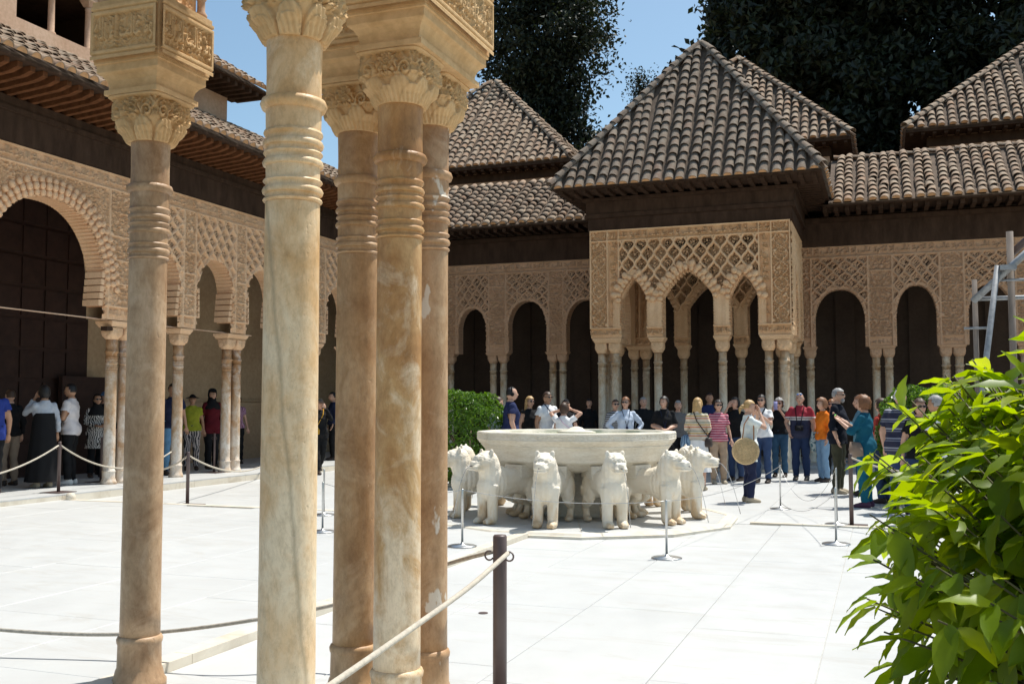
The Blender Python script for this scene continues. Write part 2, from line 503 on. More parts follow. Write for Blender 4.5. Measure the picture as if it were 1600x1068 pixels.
def capital_mesh(name, mat, s=.158, h=.24, r0=.113, na=200, nt=64, style=0, depth=.034):
    a = np.linspace(0, 2 * PI, na, endpoint=False) + PI / 4
    t = np.linspace(0, 1, nt)
    A, Tt = np.meshgrid(a, t)
    tt = np.clip(Tt / .52, 0, 1)
    p = 2 + 8 * sstep(.15, .6, Tt)
    half = r0 + (s - r0) * np.sin(tt * PI / 2) ** .9
    ca, sa = np.abs(np.cos(A)) + 1e-6, np.abs(np.sin(A)) + 1e-6
    rad = half / (ca ** p + sa ** p) ** (1 / p)
    w = np.minimum(ca, sa) / np.maximum(ca, sa)                 # 0 at face centre, 1 at corner
    sym = np.abs(w)
    # lower leaves: two tiers of pointed lobes
    leaf = np.abs(np.cos(4 * A + (0 if style == 0 else PI / 2)))
    vein = .72 + .28 * np.abs(np.cos(20 * A + 6 * Tt))
    low = vein * sstep(.0, .22, leaf - (Tt / .34) ** 1.6 * .9) * (1 - sstep(.28, .36, Tt))
    low2 = vein * sstep(.0, .2, np.abs(np.sin(4 * A)) - ((Tt - .16) / .34).clip(0, 1) ** 1.5 * .85) * (1 - sstep(.44, .54, Tt)) * .8
    # upper: scrolls mirrored on every face
    cx, cy = .62, .60
    rr = np.sqrt(((sym - cx) * 1.0) ** 2 + ((Tt - cy) * 1.3) ** 2); th = np.arctan2(Tt - cy, sym - cx)
    scroll = (.5 + .5 * np.cos(rr * 46 - th * 1.0)) * (1 - sstep(.22, .30, rr))
    rc = np.sqrt((sym * 1.0) ** 2 + ((Tt - .72) * 1.5) ** 2)
    pal = (.5 + .5 * np.cos(rc * 34 + 3 * np.cos(6 * np.arctan2(Tt - .72, sym + 1e-4)))) * (1 - sstep(.30, .40, rc))
    vine = arabesque(sym * s, Tt * h, .07, 5 + style)
    up = np.maximum(np.maximum(scroll, pal), .55 * vine) * sstep(.42, .52, Tt) * (1 - sstep(.93, .96, Tt))
    band = sstep(.945, .955, Tt)
    hgt = np.maximum(np.maximum(low, low2), np.maximum(up, band))
    rad = rad - depth * .6 + depth * hgt
    V = np.stack([rad * np.cos(A), rad * np.sin(A), Tt * h], -1).reshape(-1, 3)
    i = np.arange(na)[None, :] + np.arange(nt - 1)[:, None] * na
    j = (np.arange(na)[None, :] + 1) % na + np.arange(nt - 1)[:, None] * na
    F = [tuple(x) for x in np.stack([i, j, j + na, i + na], -1).reshape(-1, 4)]
    F += [tuple(range(na))[::-1], tuple(range((nt - 1) * na, nt * na))]
    return np_mesh(name, V, F, mat, True)

def poly_offset_loft(mb, poly_fn, prof):
    """mitred moulding: poly_fn(s) gives the outline, prof = [(s, z)]"""
    mb.loft([[(x, y, z) for x, y in poly_fn(s)] for s, z in prof])

CORNICE = [(.152, 0), (.174, .003), (.174, .030), (.156, .033), (.157, .055), (.164, .080), (.180, .104), (.200, .118), (.202, .122), (.202, .160), (.212, .163), (.212, .178)]

def sq(cx, cy):
    return lambda s: [(cx - s, cy - s), (cx + s, cy - s), (cx + s, cy + s), (cx - s, cy + s)]

def script_block(name, poly, z0, z1, mat, parent, faces, res=.004, depth=.024):
    """stone block over outline poly(s) with carved script on the listed sides"""
    mb = MB(); P = poly(.215)
    mb.loft([[(x, y, z0) for x, y in P], [(x, y, z1) for x, y in P]])
    blk = mb.build(name, mat, parent)
    n = len(P)
    for k in faces:
        a = Vector((*P[k], 0)); b = Vector((*P[(k + 1) % n], 0))
        L = (b - a).length; d = (b - a).normalized(); nn = Vector((d.y, -d.x, 0))
        us = np.linspace(.0, L, int(L / res)); vs = np.linspace(z0, z1, int((z1 - z0) / res))
        U, V = np.meshgrid(us, vs); w = V - z0; Hh = z1 - z0
        edge = np.minimum(np.minimum(U, L - U) / .02, np.minimum((w - .045) / .006, (Hh - .04 - w) / .006))
        panel = (edge > 1)
        rep = max(1, round(L / .40))
        t = script(U - .02, w - .058, (L - .04) / rep, Hh - .115)
        vine = arabesque(U, w, .05, 11)
        h = np.where(panel, np.maximum(t, .42 * vine), 1.0)
        h = np.where(~panel & ((np.abs(w - .028) < .004) | (np.abs(Hh - w - .022) < .004)), .4, h)
        me = relief_mesh('inscription', us, vs, h * depth + .002,
                         lambda u, dd, v: (a.x + d.x * u + nn.x * dd, a.y + d.y * u + nn.y * dd, v), mat)
        put('inscription', me, blk)
    return blk

# ---------------------------------------------------------------- the ground
GX0, GX1, GY0, GY1 = -60, 50, -25, 90
mb = MB(); mb.box(GX0, GX1, GY0, GY1, -.5, -.03)
g = tag(mb.build('ground', M['far_ground']), kind='structure')
AX = -4.2                                          # the court's long axis
FX, FY = -3.85, 13.0                               # the fountain
court = tag(MB().box(-12.0, 3.6, 1.0, 26.0, -.03, -.008).build('court_pavement', M['bed']), kind='structure')

def slab_field(x0, x1, y0, y1, z, wx, ly, skip=None, along='y'):
    """marble slabs laid in staggered rows; each one its own piece of the pavement"""
    if along == 'y':
        xs = np.arange(x0, x1 - .2, wx)
        for i, x in enumerate(xs):
            xe = min(x + wx, x1); y = y0 - (ly * (.37 * i % 1.0)); 
            while y < y1:
                L = ly * random.choice((.8, 1.0, 1.0, 1.25))
                a, b = max(y, y0), min(y + L, y1)
                if b - a > .15: emit(x, xe, a, b, z, skip)
                y += L
    else:
        ys = np.arange(y0, y1 - .2, wx)
        for i, yv in enumerate(ys):
            ye = min(yv + wx, y1); x = x0 - (ly * (.41 * i % 1.0))
            while x < x1:
                L = ly * random.choice((.8, 1.0, 1.0, 1.25))
                a, b = max(x, x0), min(x + L, x1)
                if b - a > .15: emit(a, b, yv, ye, z, skip)
                x += L

n_slab = [0]
def emit(x0, x1, y0, y1, z, skip):
    if skip and skip((x0 + x1) / 2, (y0 + y1) / 2): return
    j = .0025; dz = random.uniform(-.0012, .0012); b = .004
    mb = MB()
    lo = [(x0 + j, y0 + j), (x1 - j, y0 + j), (x1 - j, y1 - j), (x0 + j, y1 - j)]
    hi = [(x0 + j + b, y0 + j + b), (x1 - j - b, y0 + j + b), (x1 - j - b, y1 - j - b), (x0 + j + b, y1 - j - b)]
    cx, cy = (x0 + x1) / 2, (y0 + y1) / 2
    mb.loft([[(x - cx, y - cy, -.02) for x, y in lo], [(x - cx, y - cy, -.003 + dz) for x, y in lo], [(x - cx, y - cy, dz) for x, y in hi]])
    mb.build('paving_slab', M['floor'], court, mw=Matrix.Translation((cx, cy, z))); n_slab[0] += 1

KX = -3.82                                        # kerb edge between the raised quadrant and the central walk
ZQ = .045
KY0, KY1 = 12.45, 13.22
# raised marble of the left quadrant, its cream kerb and the cross walk
MB().box(-11.95, KX - .13, 1.0, KY0, -.02, ZQ - .022).build('quadrant_bed', M['bed'], court)
slab_field(-11.95, KX - .13, 3.2, KY0 - .08, ZQ, 1.18, 2.1)
slab_field(KX, 3.6, 2.6, 13.2, 0.0, .86, 1.75)
slab_field(-11.95, 3.6, 13.2, 25.4, 0.0, 1.15, 1.9, skip=lambda x, y: (x - FX) ** 2 + (y - FY) ** 2 < 1.2)
slab_field(-11.95, KX - .13, KY0 + .05, 13.2, 0.0, .75, 1.9, along='x')
for y in np.arange(1.6, KY0, 1.7):
    MB().box(KX - .125, KX, y + .002, min(y + 1.698, KY0), -.02, ZQ + .008).build('kerb_stone', M['kerb'], court)
for x in np.arange(-11.9, KX - .2, 1.35):
    MB().box(x + .002, min(x + 1.348, KX - .13), KY0 - .078, KY0 + .045, -.02, ZQ + .006).build('kerb_stone', M['kerb'], court)
for x in np.arange(-1.62, 3.6, 1.3):
    MB().box(x + .002, min(x + 1.298, 3.6), KY1 - .04, KY1 + .06, -.02, .022).build('kerb_stone', M['kerb'], court)
# small drain hole cover near the central walk
MB().lathe([(.035, .0015), (.035, .006), (.02, .007)], 14, (-2.75, 6.9)).build('drain_cover', M['brown_post'], court)
# gallery platform along the left arcade
PZ = .13
plat = tag(MB().box(-15.6, -11.97, 2.0, 26.2, -.03, PZ - .02).build('gallery_platform', M['bed']), kind='structure')
for i, y in enumerate(np.arange(6.0, 26.0, 1.6)):
    for x0, x1 in ((-12.9, -11.95), (-14.2, -12.905), (-15.6, -14.205)):
        MB().box(x0, x1, y + .003, y + 1.597, PZ - .02, PZ).build('paving_slab', M['floor'], plat)
    MB().box(-11.968, -11.95, y + .003, y + 1.597, -.02, PZ - .022).build('riser_stone', M['kerb'], plat)
MB().lathe([(.07, 0), (.075, .09), (.06, .14), (.03, .15)], 10, (-11.83, 12.45)).build('corner_stone', M['kerb'], plat, True)
# far walk in front of the pavilion gallery
fplat = tag(MB().box(-12.0, 4.4, 25.4, 31.0, -.03, .06).build('far_gallery_floor', M['floor']), kind='structure')

# ---------------------------------------------------------------- the nearest columns
CAP0 = capital_mesh('scroll_capital', M['capital'], style=0)
CAP1 = capital_mesh('leaf_capital', M['capital'], style=1, depth=.04)

def near_column(x, y, mat, cap, label, rot=0, chip=0, rs=1.0):
    t = thing('marble_column', label, 'column', (x, y, 0), 'marble columns of the near pavilion')
    pr = col_profile(1.0, rs)
    i0 = next(i for i, q in enumerate(pr) if q[1] >= 2.29)
    i1 = next(i for i, q in enumerate(pr) if q[1] >= 2.56)
    mw = Matrix.Translation((x, y, 0))
    MB().lathe(pr[:10], 48).build('base', mat, t, True, mw)
    sh = MB().lathe(pr[9:i0 + 1], 48); sh = sh.build('shaft', mat, t, True, mw)
    rg = MB().lathe(pr[i0:i1 + 1], 48).build('ring_moulding', mat, t, True, mw); sharp(rg, 50)
    ne = MB().lathe(pr[i1:], 48).build('neck', mat, t, True, mw); sharp(ne, 50)
    put('capital', cap, t, Matrix.Translation((x, y, 2.93)) @ Matrix.Rotation(rot, 4, 'Z'))
    return t

c1 = near_column(-3.755, 4.47, M['col_a'], CAP1, 'weathered grey-brown marble column standing alone on the kerb under its own inscribed block', rs=.94)
c2 = near_column(-2.165, 3.40, M['col_b'], CAP1, 'pale cream marble column with a long dark vein down its shaft')
c3 = near_column(-2.590, 4.70, M['col_c'], CAP0, 'orange-brown marble column of the three-column cluster, half hidden behind the pale-footed one')
c4 = near_column(-2.160, 4.33, M['col_d'], CAP0, 'marble column of the three-column cluster, stained orange above and pale below')
c5 = near_column(-2.185, 4.72, M['col_e'], CAP0, 'rough orange marble column of the three-column cluster with white patches', rs=.92)

def pier_above(poly_fn, z0, z1, mat, parent):
    mb = MB(); P = poly_fn(.15)
    mb.loft([[(x, y, z0) for x, y in P], [(x, y, z1) for x, y in P]])
    o = mb.build('stucco_pier', mat, parent)
    n = len(P)
    for k in range(n):
        a = Vector((*P[k], 0)); b = Vector((*P[(k + 1) % n], 0)); L = (b - a).length; d = (b - a).normalized(); nn = Vector((d.y, -d.x, 0))
        us = np.linspace(0, L, int(L / .008)); vs = np.linspace(z0, min(z1, z0 + .7), 80)
        U, V = np.meshgrid(us, vs)
        h = np.where(np.minimum(U, L - U) < .03, 1.0, arabesque(U, V, .06, 21))
        put('carved_panel', relief_mesh('carved_panel', us, vs, h * .012 + .002, lambda u, dd, v: (a.x + d.x * u + nn.x * dd, a.y + d.y * u + nn.y * dd, v), mat), o)
    for x, y in poly_fn(.178):
        MB().lathe([(.034, z0), (.034, z0 + .02), (.022, z0 + .04), (.022, z0 + .10), (.030, z0 + .11), (.022, z0 + .125), (.022, z1)], 12, (x, y)).build('colonnette', M['pink_wall'], o, True)

for (cx, cy), lab in (((-3.755, 4.47), 'square impost block carved with Arabic script above the lone grey-brown column'),
                      ((-2.165, 3.40), 'square impost block above the pale veined column')):
    t = thing('impost_block', lab, 'impost', (cx, cy, 3.17), 'impost blocks of the near pavilion')
    mb = MB(); poly_offset_loft(mb, sq(cx, cy), [(s, 3.17 + z) for s, z in CORNICE]); mb.build('cornice', M['capital'], t)
    script_block('script_block', sq(cx, cy), 3.349, 3.64, M['capital'], t, (0, 1))
    mb = MB(); poly_offset_loft(mb, sq(cx, cy), [(.215, 3.641), (.222, 3.65), (.222, 3.675), (.2, 3.68)]); mb.build('fillet', M['capital'], t)
    pier_above(sq(cx, cy), 3.68, 5.7, M['stucco'], t)

def lpoly(s):
    xl, xr, yb, yf = -2.590, -2.145, 4.70, 4.33
    return [(xl - s, yb + s), (xl - s, yb - s), (xr - s, yb - s), (xr - s, yf - s), (xr + s, yf - s), (xr + s, yb + s)]
t = thing('impost_block', 'L-shaped impost block with cornice and carved script over the three-column cluster', 'impost', (-2.3, 4.5, 3.17), 'impost blocks of the near pavilion')
mb = MB(); poly_offset_loft(mb, lpoly, [(s, 3.17 + z) for s, z in CORNICE]); mb.build('cornice', M['capital'], t)
script_block('script_block', lpoly, 3.349, 3.66, M['capital'], t, (1, 3, 4))
pier_above(lpoly, 3.662, 5.7, M['stucco'], t)
# ---------------------------------------------------------------- arcades
def arch_z(t, zs, za, kind):
    t = np.clip(np.abs(t), 0, 1)
    if kind == 'lobed':
        return zs + (za - zs) * (1 - t ** 1.35) ** .9
    return zs + (za - zs) * (1 - t ** 2.3) ** .52

def arch_curve(b, zb, n=40):
    """points (u, v) from the left jamb foot over the crown to the right jamb foot"""
    uc, r, zs, za, kind = b['uc'], b['r'], b['zs'], b['za'], b.get('kind', '')
    th = np.linspace(-PI / 2, PI / 2, n)
    t = np.sin(th)
    pts = [(uc - r, zb), (uc - r, (zb + zs) / 2)]
    z = arch_z(t, zs, za, kind)
    pts += [(uc + r * tt, zz) for tt, zz in zip(t, z)]
    return pts + [(uc + r, (zb + zs) / 2), (uc + r, zb)]

def opening(bays, U):
    top = np.full(U.shape, -1e9)
    for b in bays:
        t = (U - b['uc']) / b['r']
        top = np.where(np.abs(t) < 1, arch_z(t, b['zs'], b['za'], b.get('kind', '')), top)
    return top

def wall_relief(parent, T, u0, u1, zb, zt, bays, hfun, depth, res, mat, name='carved_wall'):
    us = np.linspace(u0, u1, int((u1 - u0) / res) + 1); vs = np.linspace(zb, zt, int((zt - zb) / res) + 1)
    U, V = np.meshgrid(us, vs)
    h = hfun(U, V) * depth
    uc = (U[:-1, :-1] + U[1:, 1:]) / 2; vc = (V[:-1, :-1] + V[1:, 1:]) / 2
    me = relief_mesh(name, us, vs, h, T, mat, mask=(vc > opening(bays, uc)) & (h[:-1, :-1] + h[1:, 1:] > -depth))
    return put(name, me, parent)

def wall_core(parent, T, u0, u1, zb, zt, bays, thick, mat, pierced=()):
    """back face, soffits and ends of the wall behind the carving"""
    us = {u0, u1}
    for b in bays:
        us |= set(b['uc'] + b['r'] * np.linspace(-1, 1, 25))
    for a, b_, _ in pierced: us |= {a, b_}
    us = sorted(us); mb = MB()
    for a, c in zip(us[:-1], us[1:]):
        if c - a < 1e-6: continue
        za, zc = [max(zb, float(opening(bays, np.array([x]))[0])) for x in (a + 1e-5, c - 1e-5)]
        hole = next((q for q in pierced if q[0] - 1e-6 <= a and c <= q[1] + 1e-6), None)           # openwork lets the dark inside show
        if hole and max(za, zc) > zb + .3: za = zc = hole[2]
        mb.add([T(a, -thick, za), T(c, -thick, zc), T(c, -thick, zt), T(a, -thick, zt)], [(0, 1, 2, 3)])
        if za <= zb + 1e-6 and zc <= zb + 1e-6:
            mb.add([T(a, -.002, zb), T(c, -.002, zb), T(c, -thick, zb), T(a, -thick, zb)], [(0, 1, 2, 3)])
    for u in (u0 + .006, u1 - .006):
        mb.add([T(u, -.006, zb), T(u, -thick, zb), T(u, -thick, zt), T(u, -.006, zt)], [(0, 1, 2, 3)])
    return mb.build('wall_core', mat, parent)

def archivolt(parent, T, b, zb, thick, mat, w=.075, proud=.03, comb=.014, name='archivolt'):
    pts = arch_curve(b, zb, 60)
    P = []
    n = len(pts)
    dens = []
    for i in range(n - 1):                                   # even steps along the curve
        L = math.dist(pts[i], pts[i + 1]); k = max(1, int(L / .016))
        dens += [tuple(np.array(pts[i]) + (np.array(pts[i + 1]) - np.array(pts[i])) * j / k) for j in range(k)]
    dens.append(pts[-1]); n = len(dens)
    rings = []
    for i, (u, v) in enumerate(dens):
        a, c = dens[max(0, i - 2)], dens[min(n - 1, i + 2)]
        d = np.array(c) - np.array(a); d /= np.linalg.norm(d); nrm = np.array((-d[1], d[0]))    # outward from the opening
        q = comb * (i // 2 % 2)
        f = lambda off, dd: T(u + nrm[0] * off, dd, v + nrm[1] * off)
        rings.append([f(q * .4, -thick), f(q, -.02), f(q + .004, proud), f(w * .5, proud * 1.25), f(w, proud), f(w + .004, -.004)])
    mb = MB(); mb.loft(rings, cap=False, closed=False)
    return mb.build(name, mat, parent)

def bosses(parent, T, b, zb, rows, mat, mesh, part='arch_boss', zmin=None):
    """bulbs of the stalactite border, each one a piece of the arch"""
    pts = arch_curve(b, zb, 120)
    seg = [math.dist(pts[i], pts[i + 1]) for i in range(len(pts) - 1)]; cum = np.concatenate([[0], np.cumsum(seg)])
    up = np.array([p[0] for p in pts]); vp = np.array([p[1] for p in pts])
    for off, dd, step, sc in rows:
        n = int(cum[-1] / step)
        for k in range(n):
            s = (k + .5) * step + (off * 7 % 1) * step * .5
            if s > cum[-1]: continue
            u, v = np.interp(s, cum, up), np.interp(s, cum, vp)
            u2, v2 = np.interp(min(s + .02, cum[-1]), cum, up), np.interp(min(s + .02, cum[-1]), cum, vp)
            u1, v1 = np.interp(max(s - .02, 0), cum, up), np.interp(max(s - .02, 0), cum, vp)
            d = np.array((u2 - u1, v2 - v1)); d /= np.linalg.norm(d) + 1e-9
            nr = (-d[1], d[0])
            if zmin and v + nr[1] * off < zmin: continue
            p = T(u + nr[0] * off, dd, v + nr[1] * off)
            ex, ez = Vector(T(d[0], 0, d[1])) - Vector(T(0, 0, 0)), Vector(T(nr[0], 0, nr[1])) - Vector(T(0, 0, 0))
            ey = ez.cross(ex)
            m = Matrix((ex, ey, ez)).transposed().to_4x4()
            put(part, mesh, parent, Matrix.Translation(p) @ m @ Matrix.Scale(sc * random.uniform(.92, 1.08), 4))

def column_piece(parent, pos, mat, k, rs, zc, hc, meshes, block=None, name='column'):
    """column as a part of its building, with its capital and block as pieces"""
    x, y, z0 = pos
    col = put(name, meshes['shaft'], parent, Matrix.Translation((x, y, z0)))
    put('capital', meshes['cap'], col, Matrix.Translation((x, y, zc)))
    return col

def frame_lines(u, v, lines):
    h = np.zeros_like(u)
    for uu, w in lines: h = np.maximum(h, 1 - sstep(w * .6, w, np.abs(u - uu)))
    return h

def mx(h, l): return np.where(l > .02, np.maximum(h, l), h)

def gallery_height(bays, zt, zb, script_len=.62, big=None, panel_split=None):
    def hf(U, V):
        h = arabesque(U, V, .085, 31)
        # piers: stacked panels
        row = np.mod(V - zb, .42)
        h = np.maximum(h, 1 - sstep(.010, .016, np.abs(row - .21)))
        h = np.where(V < zb + .22, .75 * script(U, V - zb - .05, .5, .13), h)
        for i, b in enumerate(bays):
            inside = np.abs(U - b['uc']) < b['r'] + .07
            zarch = arch_z((U - b['uc']) / (b['r'] + .07), b['zs'], b['za'] + .07, b.get('kind', ''))
            a = .26 if i % 2 else .30
            s = sebka(U - b['uc'], V - b['za'], a, .38 if i % 2 else .30, .06, 3 + i)
            if b.get('kind') == 'big':
                s = .9 * arabesque(U, V, .085, 77)
            h = np.where(inside & (V > b['zs'] - .1), s, h)
            ln = frame_lines(U, V, [(b['uc'] - b['r'] - .085, .028), (b['uc'] + b['r'] + .085, .028)])
            h = mx(h, ln)
        top = V > zt - .30
        h = np.where(top, .85 * script(U, V - (zt - .25), script_len, .20), h)
        h = mx(h, 1 - sstep(.014, .026, np.abs(V - (zt - .285))))
        h = mx(h, 1 - sstep(.008, .016, np.abs(V - (zt - .012))))
        h = mx(h, 1 - sstep(.012, .02, np.abs(V - (zb + .235))))
        return h
    return hf

bulb = MB()
bulb.ball((0, 0, 0), (.045, .04, .052), 10, 6).ball((0, -.03, -.02), (.016, .014, .016), 6, 4)
BULB = {k: bulb.mesh('stucco_bulb', M[k], True) for k in ('stucco', 'stucco_l')}

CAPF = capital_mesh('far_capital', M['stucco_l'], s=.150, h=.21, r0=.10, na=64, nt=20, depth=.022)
CAPF_D = capital_mesh('shaded_capital', M['stucco_shaded'], s=.140, h=.21, r0=.095, na=64, nt=20, depth=.022)
CAPF_P = capital_mesh('pavilion_capital', M['stucco'], s=.150, h=.24, r0=.10, na=64, nt=20, depth=.022)
def shaft_mesh(mat, k, rs): return MB().lathe(col_profile(k, rs), 20).mesh('column_shaft', mat, True)

# ---- left arcade -----------------------------------------------------------
XL = -12.6; ZI = 2.99; ZT = 5.55; TH = .34
TL = lambda u, d, v: (XL + d + 0 * u, u + 0 * d, v + 0 * u)
left = thing('left_arcade', 'sandy carved stucco arcade with one broad arch along the side of the court', 'arcade', (XL, 15, 0))
lb = [dict(uc=9.35, r=.57, zs=3.72, za=4.38), dict(uc=12.62, r=1.24, zs=3.55, za=4.84, kind='big'), dict(uc=15.27, r=.58, zs=3.72, za=4.40), dict(uc=16.95, r=.57, zs=3.72, za=4.40),
      dict(uc=18.60, r=.57, zs=3.72, za=4.40), dict(uc=20.22, r=.56, zs=3.72, za=4.40), dict(uc=21.85, r=.57, zs=3.72, za=4.40), dict(uc=23.5, r=.57, zs=3.72, za=4.40), dict(uc=25.1, r=.57, zs=3.72, za=4.40)]
wall_relief(left, TL, 8.0, 26.3, ZI, ZT, lb, gallery_height(lb, ZT, ZI, .8), .07, .0148, M['stucco_l'])
wall_core(left, TL, 8.0, 26.3, ZI, ZT, lb, TH, M['plaster'])
for b in lb:
    big = b.get('kind') == 'big'
    av = archivolt(left, TL, b, ZI + .2, TH, M['stucco_l'], w=.34 if big else .10, proud=.035, comb=.03 if big else .02)
    if big:
        bosses(av, TL, b, ZI + .5, [(.065, .055, .12, 1.2), (.17, .075, .12, 1.25), (.275, .065, .125, 1.2)], M['stucco_l'], BULB['stucco_l'])
    for s in (-1, 1):                                   # corbelled springers
        mb = MB()
        for i in range(5):
            z = ZI + .22 + i * .12
            mb.box(XL - TH + .01, XL + .02 + .006 * i, b['uc'] + s * (b['r'] - .01 - .012 * (4 - i)) - (.0 if s < 0 else .05) + (0 if s > 0 else 0), b['uc'] + s * (b['r'] - .01 - .012 * (4 - i)) + (.05 if s < 0 else 0) + .05 * (s > 0), z, z + .10)
        mb.build('corbel', M['stucco_l'], left)
sh_l = shaft_mesh(M['col_left'], .862, .92)
CZ = PZ + 2.93 * .862
CORF = [(.13, 0), (.155, .02), (.16, .04), (.185, .075), (.19, .115)]
for yc, pair in ((7.9, 0), (11.05, 1), (14.45, 1), (16.11, 0), (17.78, 1), (19.40, 0), (21.04, 0), (22.68, 1), (24.3, 0), (26.0, 1)):
    ys = (yc - .165, yc + .165) if pair else (yc,)
    for y in ys:
        for x in ((XL - TH / 2,) if not pair else (XL - TH / 2 + .02,)):
            c = put('column', sh_l, left, Matrix.Translation((x, y, PZ)))
            put('capital', CAPF, c, Matrix.Translation((x, y, CZ)) @ Matrix.Scale(.97, 4))
    y0, y1 = ys[0], ys[-1]
    mb = MB()
    poly = lambda s: [(XL - TH / 2 - s, y0 - s), (XL - TH / 2 + s, y0 - s), (XL - TH / 2 + s, y1 + s), (XL - TH / 2 - s, y1 + s)]
    poly_offset_loft(mb, poly, [(s, CZ + .204 + z) for s, z in CORF])
    mb.build('impost', M['stucco_l'], left)
# tie rod across the broad arch
MB().tube([(XL - .1, 8.5, 3.02), (XL - .1, 14.3, 2.99)], .012, 6).build('tie_rod', M['pink_wall'], left)
MB().tube([(XL - .1, 14.6, 2.99), (XL - .1, 18.4, 2.99)], .012, 6).build('tie_rod', M['pink_wall'], left)
MB().box(XL - .16, XL - .02, 14.02, 14.24, 2.80, 2.87).build('spotlight', M['wood'], left)
# back wall of the gallery with its tall door and wainscot
MB().box(-15.75, -15.55, 4.0, 29.8, 0, 6.6).build('back_wall', M['plaster'], left)
MB().box(-15.55, -15.50, 4.0, 27.5, PZ, 1.58).build('wainscot', M['plaster'], left)
MB().box(-15.55, -15.47, 4.0, 27.5, 1.60, 1.64).build('wainscot_rail', M['plaster'], left)
dr = MB().box(-15.55, -15.44, 14.2, 16.6, PZ, 5.6).build('door', M['door'], left)
for k in range(4):
    for j in range(9):
        MB().box(-15.44, -15.41, 14.26 + k * .58, 14.78 + k * .58, PZ + .1 + j * .6, PZ + .62 + j * .6).build('door_panel', M['door'], dr)
MB().box(-15.3, -15.2, 15.7, 16.9, PZ, 2.08).build('dark_screen', M['door'], left)
MB().box(-15.75, XL - TH, 4.0, 29.8, 5.95, 6.05).build('ceiling', M['wood'], left)
# wooden frieze, rafters, eave
EX, EZ = -11.5, 6.50
fr = MB().box(XL - TH, XL + .05, 7.6, 26.6, ZT + .003, 6.02).build('wood_frieze', M['wood'], left)
MB().box(XL - TH, XL + .10, 7.6, 26.6, 6.023, 6.10).build('frieze_moulding', M['wood'], left)
MB().box(XL - TH, XL - .03, 7.6, 26.6, 6.103, 6.43).build('frieze_back', M['wood'], left)
MB().box(XL - .028, XL + .07, 7.6, 26.6, 6.103, 6.26).build('frieze_board', M['wood'], left)
raf = MB()
raf.loft([[(XL + .0, -.038, 6.25), (XL + .0, .038, 6.25), (XL + .0, .038, 6.42), (XL + .0, -.038, 6.42)],
          [(EX - .25, -.045, 6.32), (EX - .25, .045, 6.32), (EX - .25, .045, 6.44), (EX - .25, -.045, 6.44)],
          [(EX - .08, -.045, 6.37), (EX - .08, .045, 6.37), (EX - .08, .045, 6.445), (EX - .08, -.045, 6.445)]])
RAF = raf.mesh('rafter', M['wood_r'])
for y in np.arange(7.7, 26.5, .235): put('rafter', RAF, left, Matrix.Translation((0, y, 0)))
MB().add([(XL - .1, 7.6, 6.425), (EX, 7.6, 6.45), (EX, 26.6, 6.45), (XL - .1, 26.6, 6.425), (XL - .1, 7.6, 6.47), (EX, 7.6, 6.49), (EX, 26.6, 6.49), (XL - .1, 26.6, 6.47)],
         [(0, 1, 2, 3), (7, 6, 5, 4), (0, 4, 5, 1), (2, 6, 7, 3), (1, 5, 6, 2), (0, 3, 7, 4)]).build('eave_board', M['wood'], left)

# ---------------------------------------------------------------- tiled roofs
def tile_mesh(name, mats, w=.105, L=.36, seg=7, end=False):
    v = []; f = []; th = .014
    prof = []
    for (y, r, zz) in ((0, w, .03), (L, w * .78, .0)):
        for ri in (r, r - th):
            prof.append([(-ri * math.cos(PI * k / (seg - 1)), y, zz + ri * .86 * math.sin(PI * k / (seg - 1))) for k in range(seg)])
    rows = [prof[1], prof[0], prof[2], prof[3]]      # inner front, outer front, outer back, inner back
    mb = MB(); mb.loft(rows, cap=False, closed=False)
    me_f = len(mb.f)
    if end:
        ring = [(x * .97, .004, z) for x, y, z in prof[1]]
        mb.add(ring, [tuple(range(seg))])
    me = mb.mesh(name, mats)
    me.polygons.foreach_set('use_smooth', [True] * len(me.polygons))
    if end: me.polygons[len(me.polygons) - 1].material_index = 1; me.polygons[len(me.polygons) - 1].use_smooth = False
    me.set_sharp_from_angle(angle=R(60))
    return me

TILES = {k: (tile_mesh('clay_tile', [M[k], M['tile_end']]), tile_mesh('eave_tile', [M[k], M['tile_end']], end=True)) for k in ('tile', 'tile_w')}

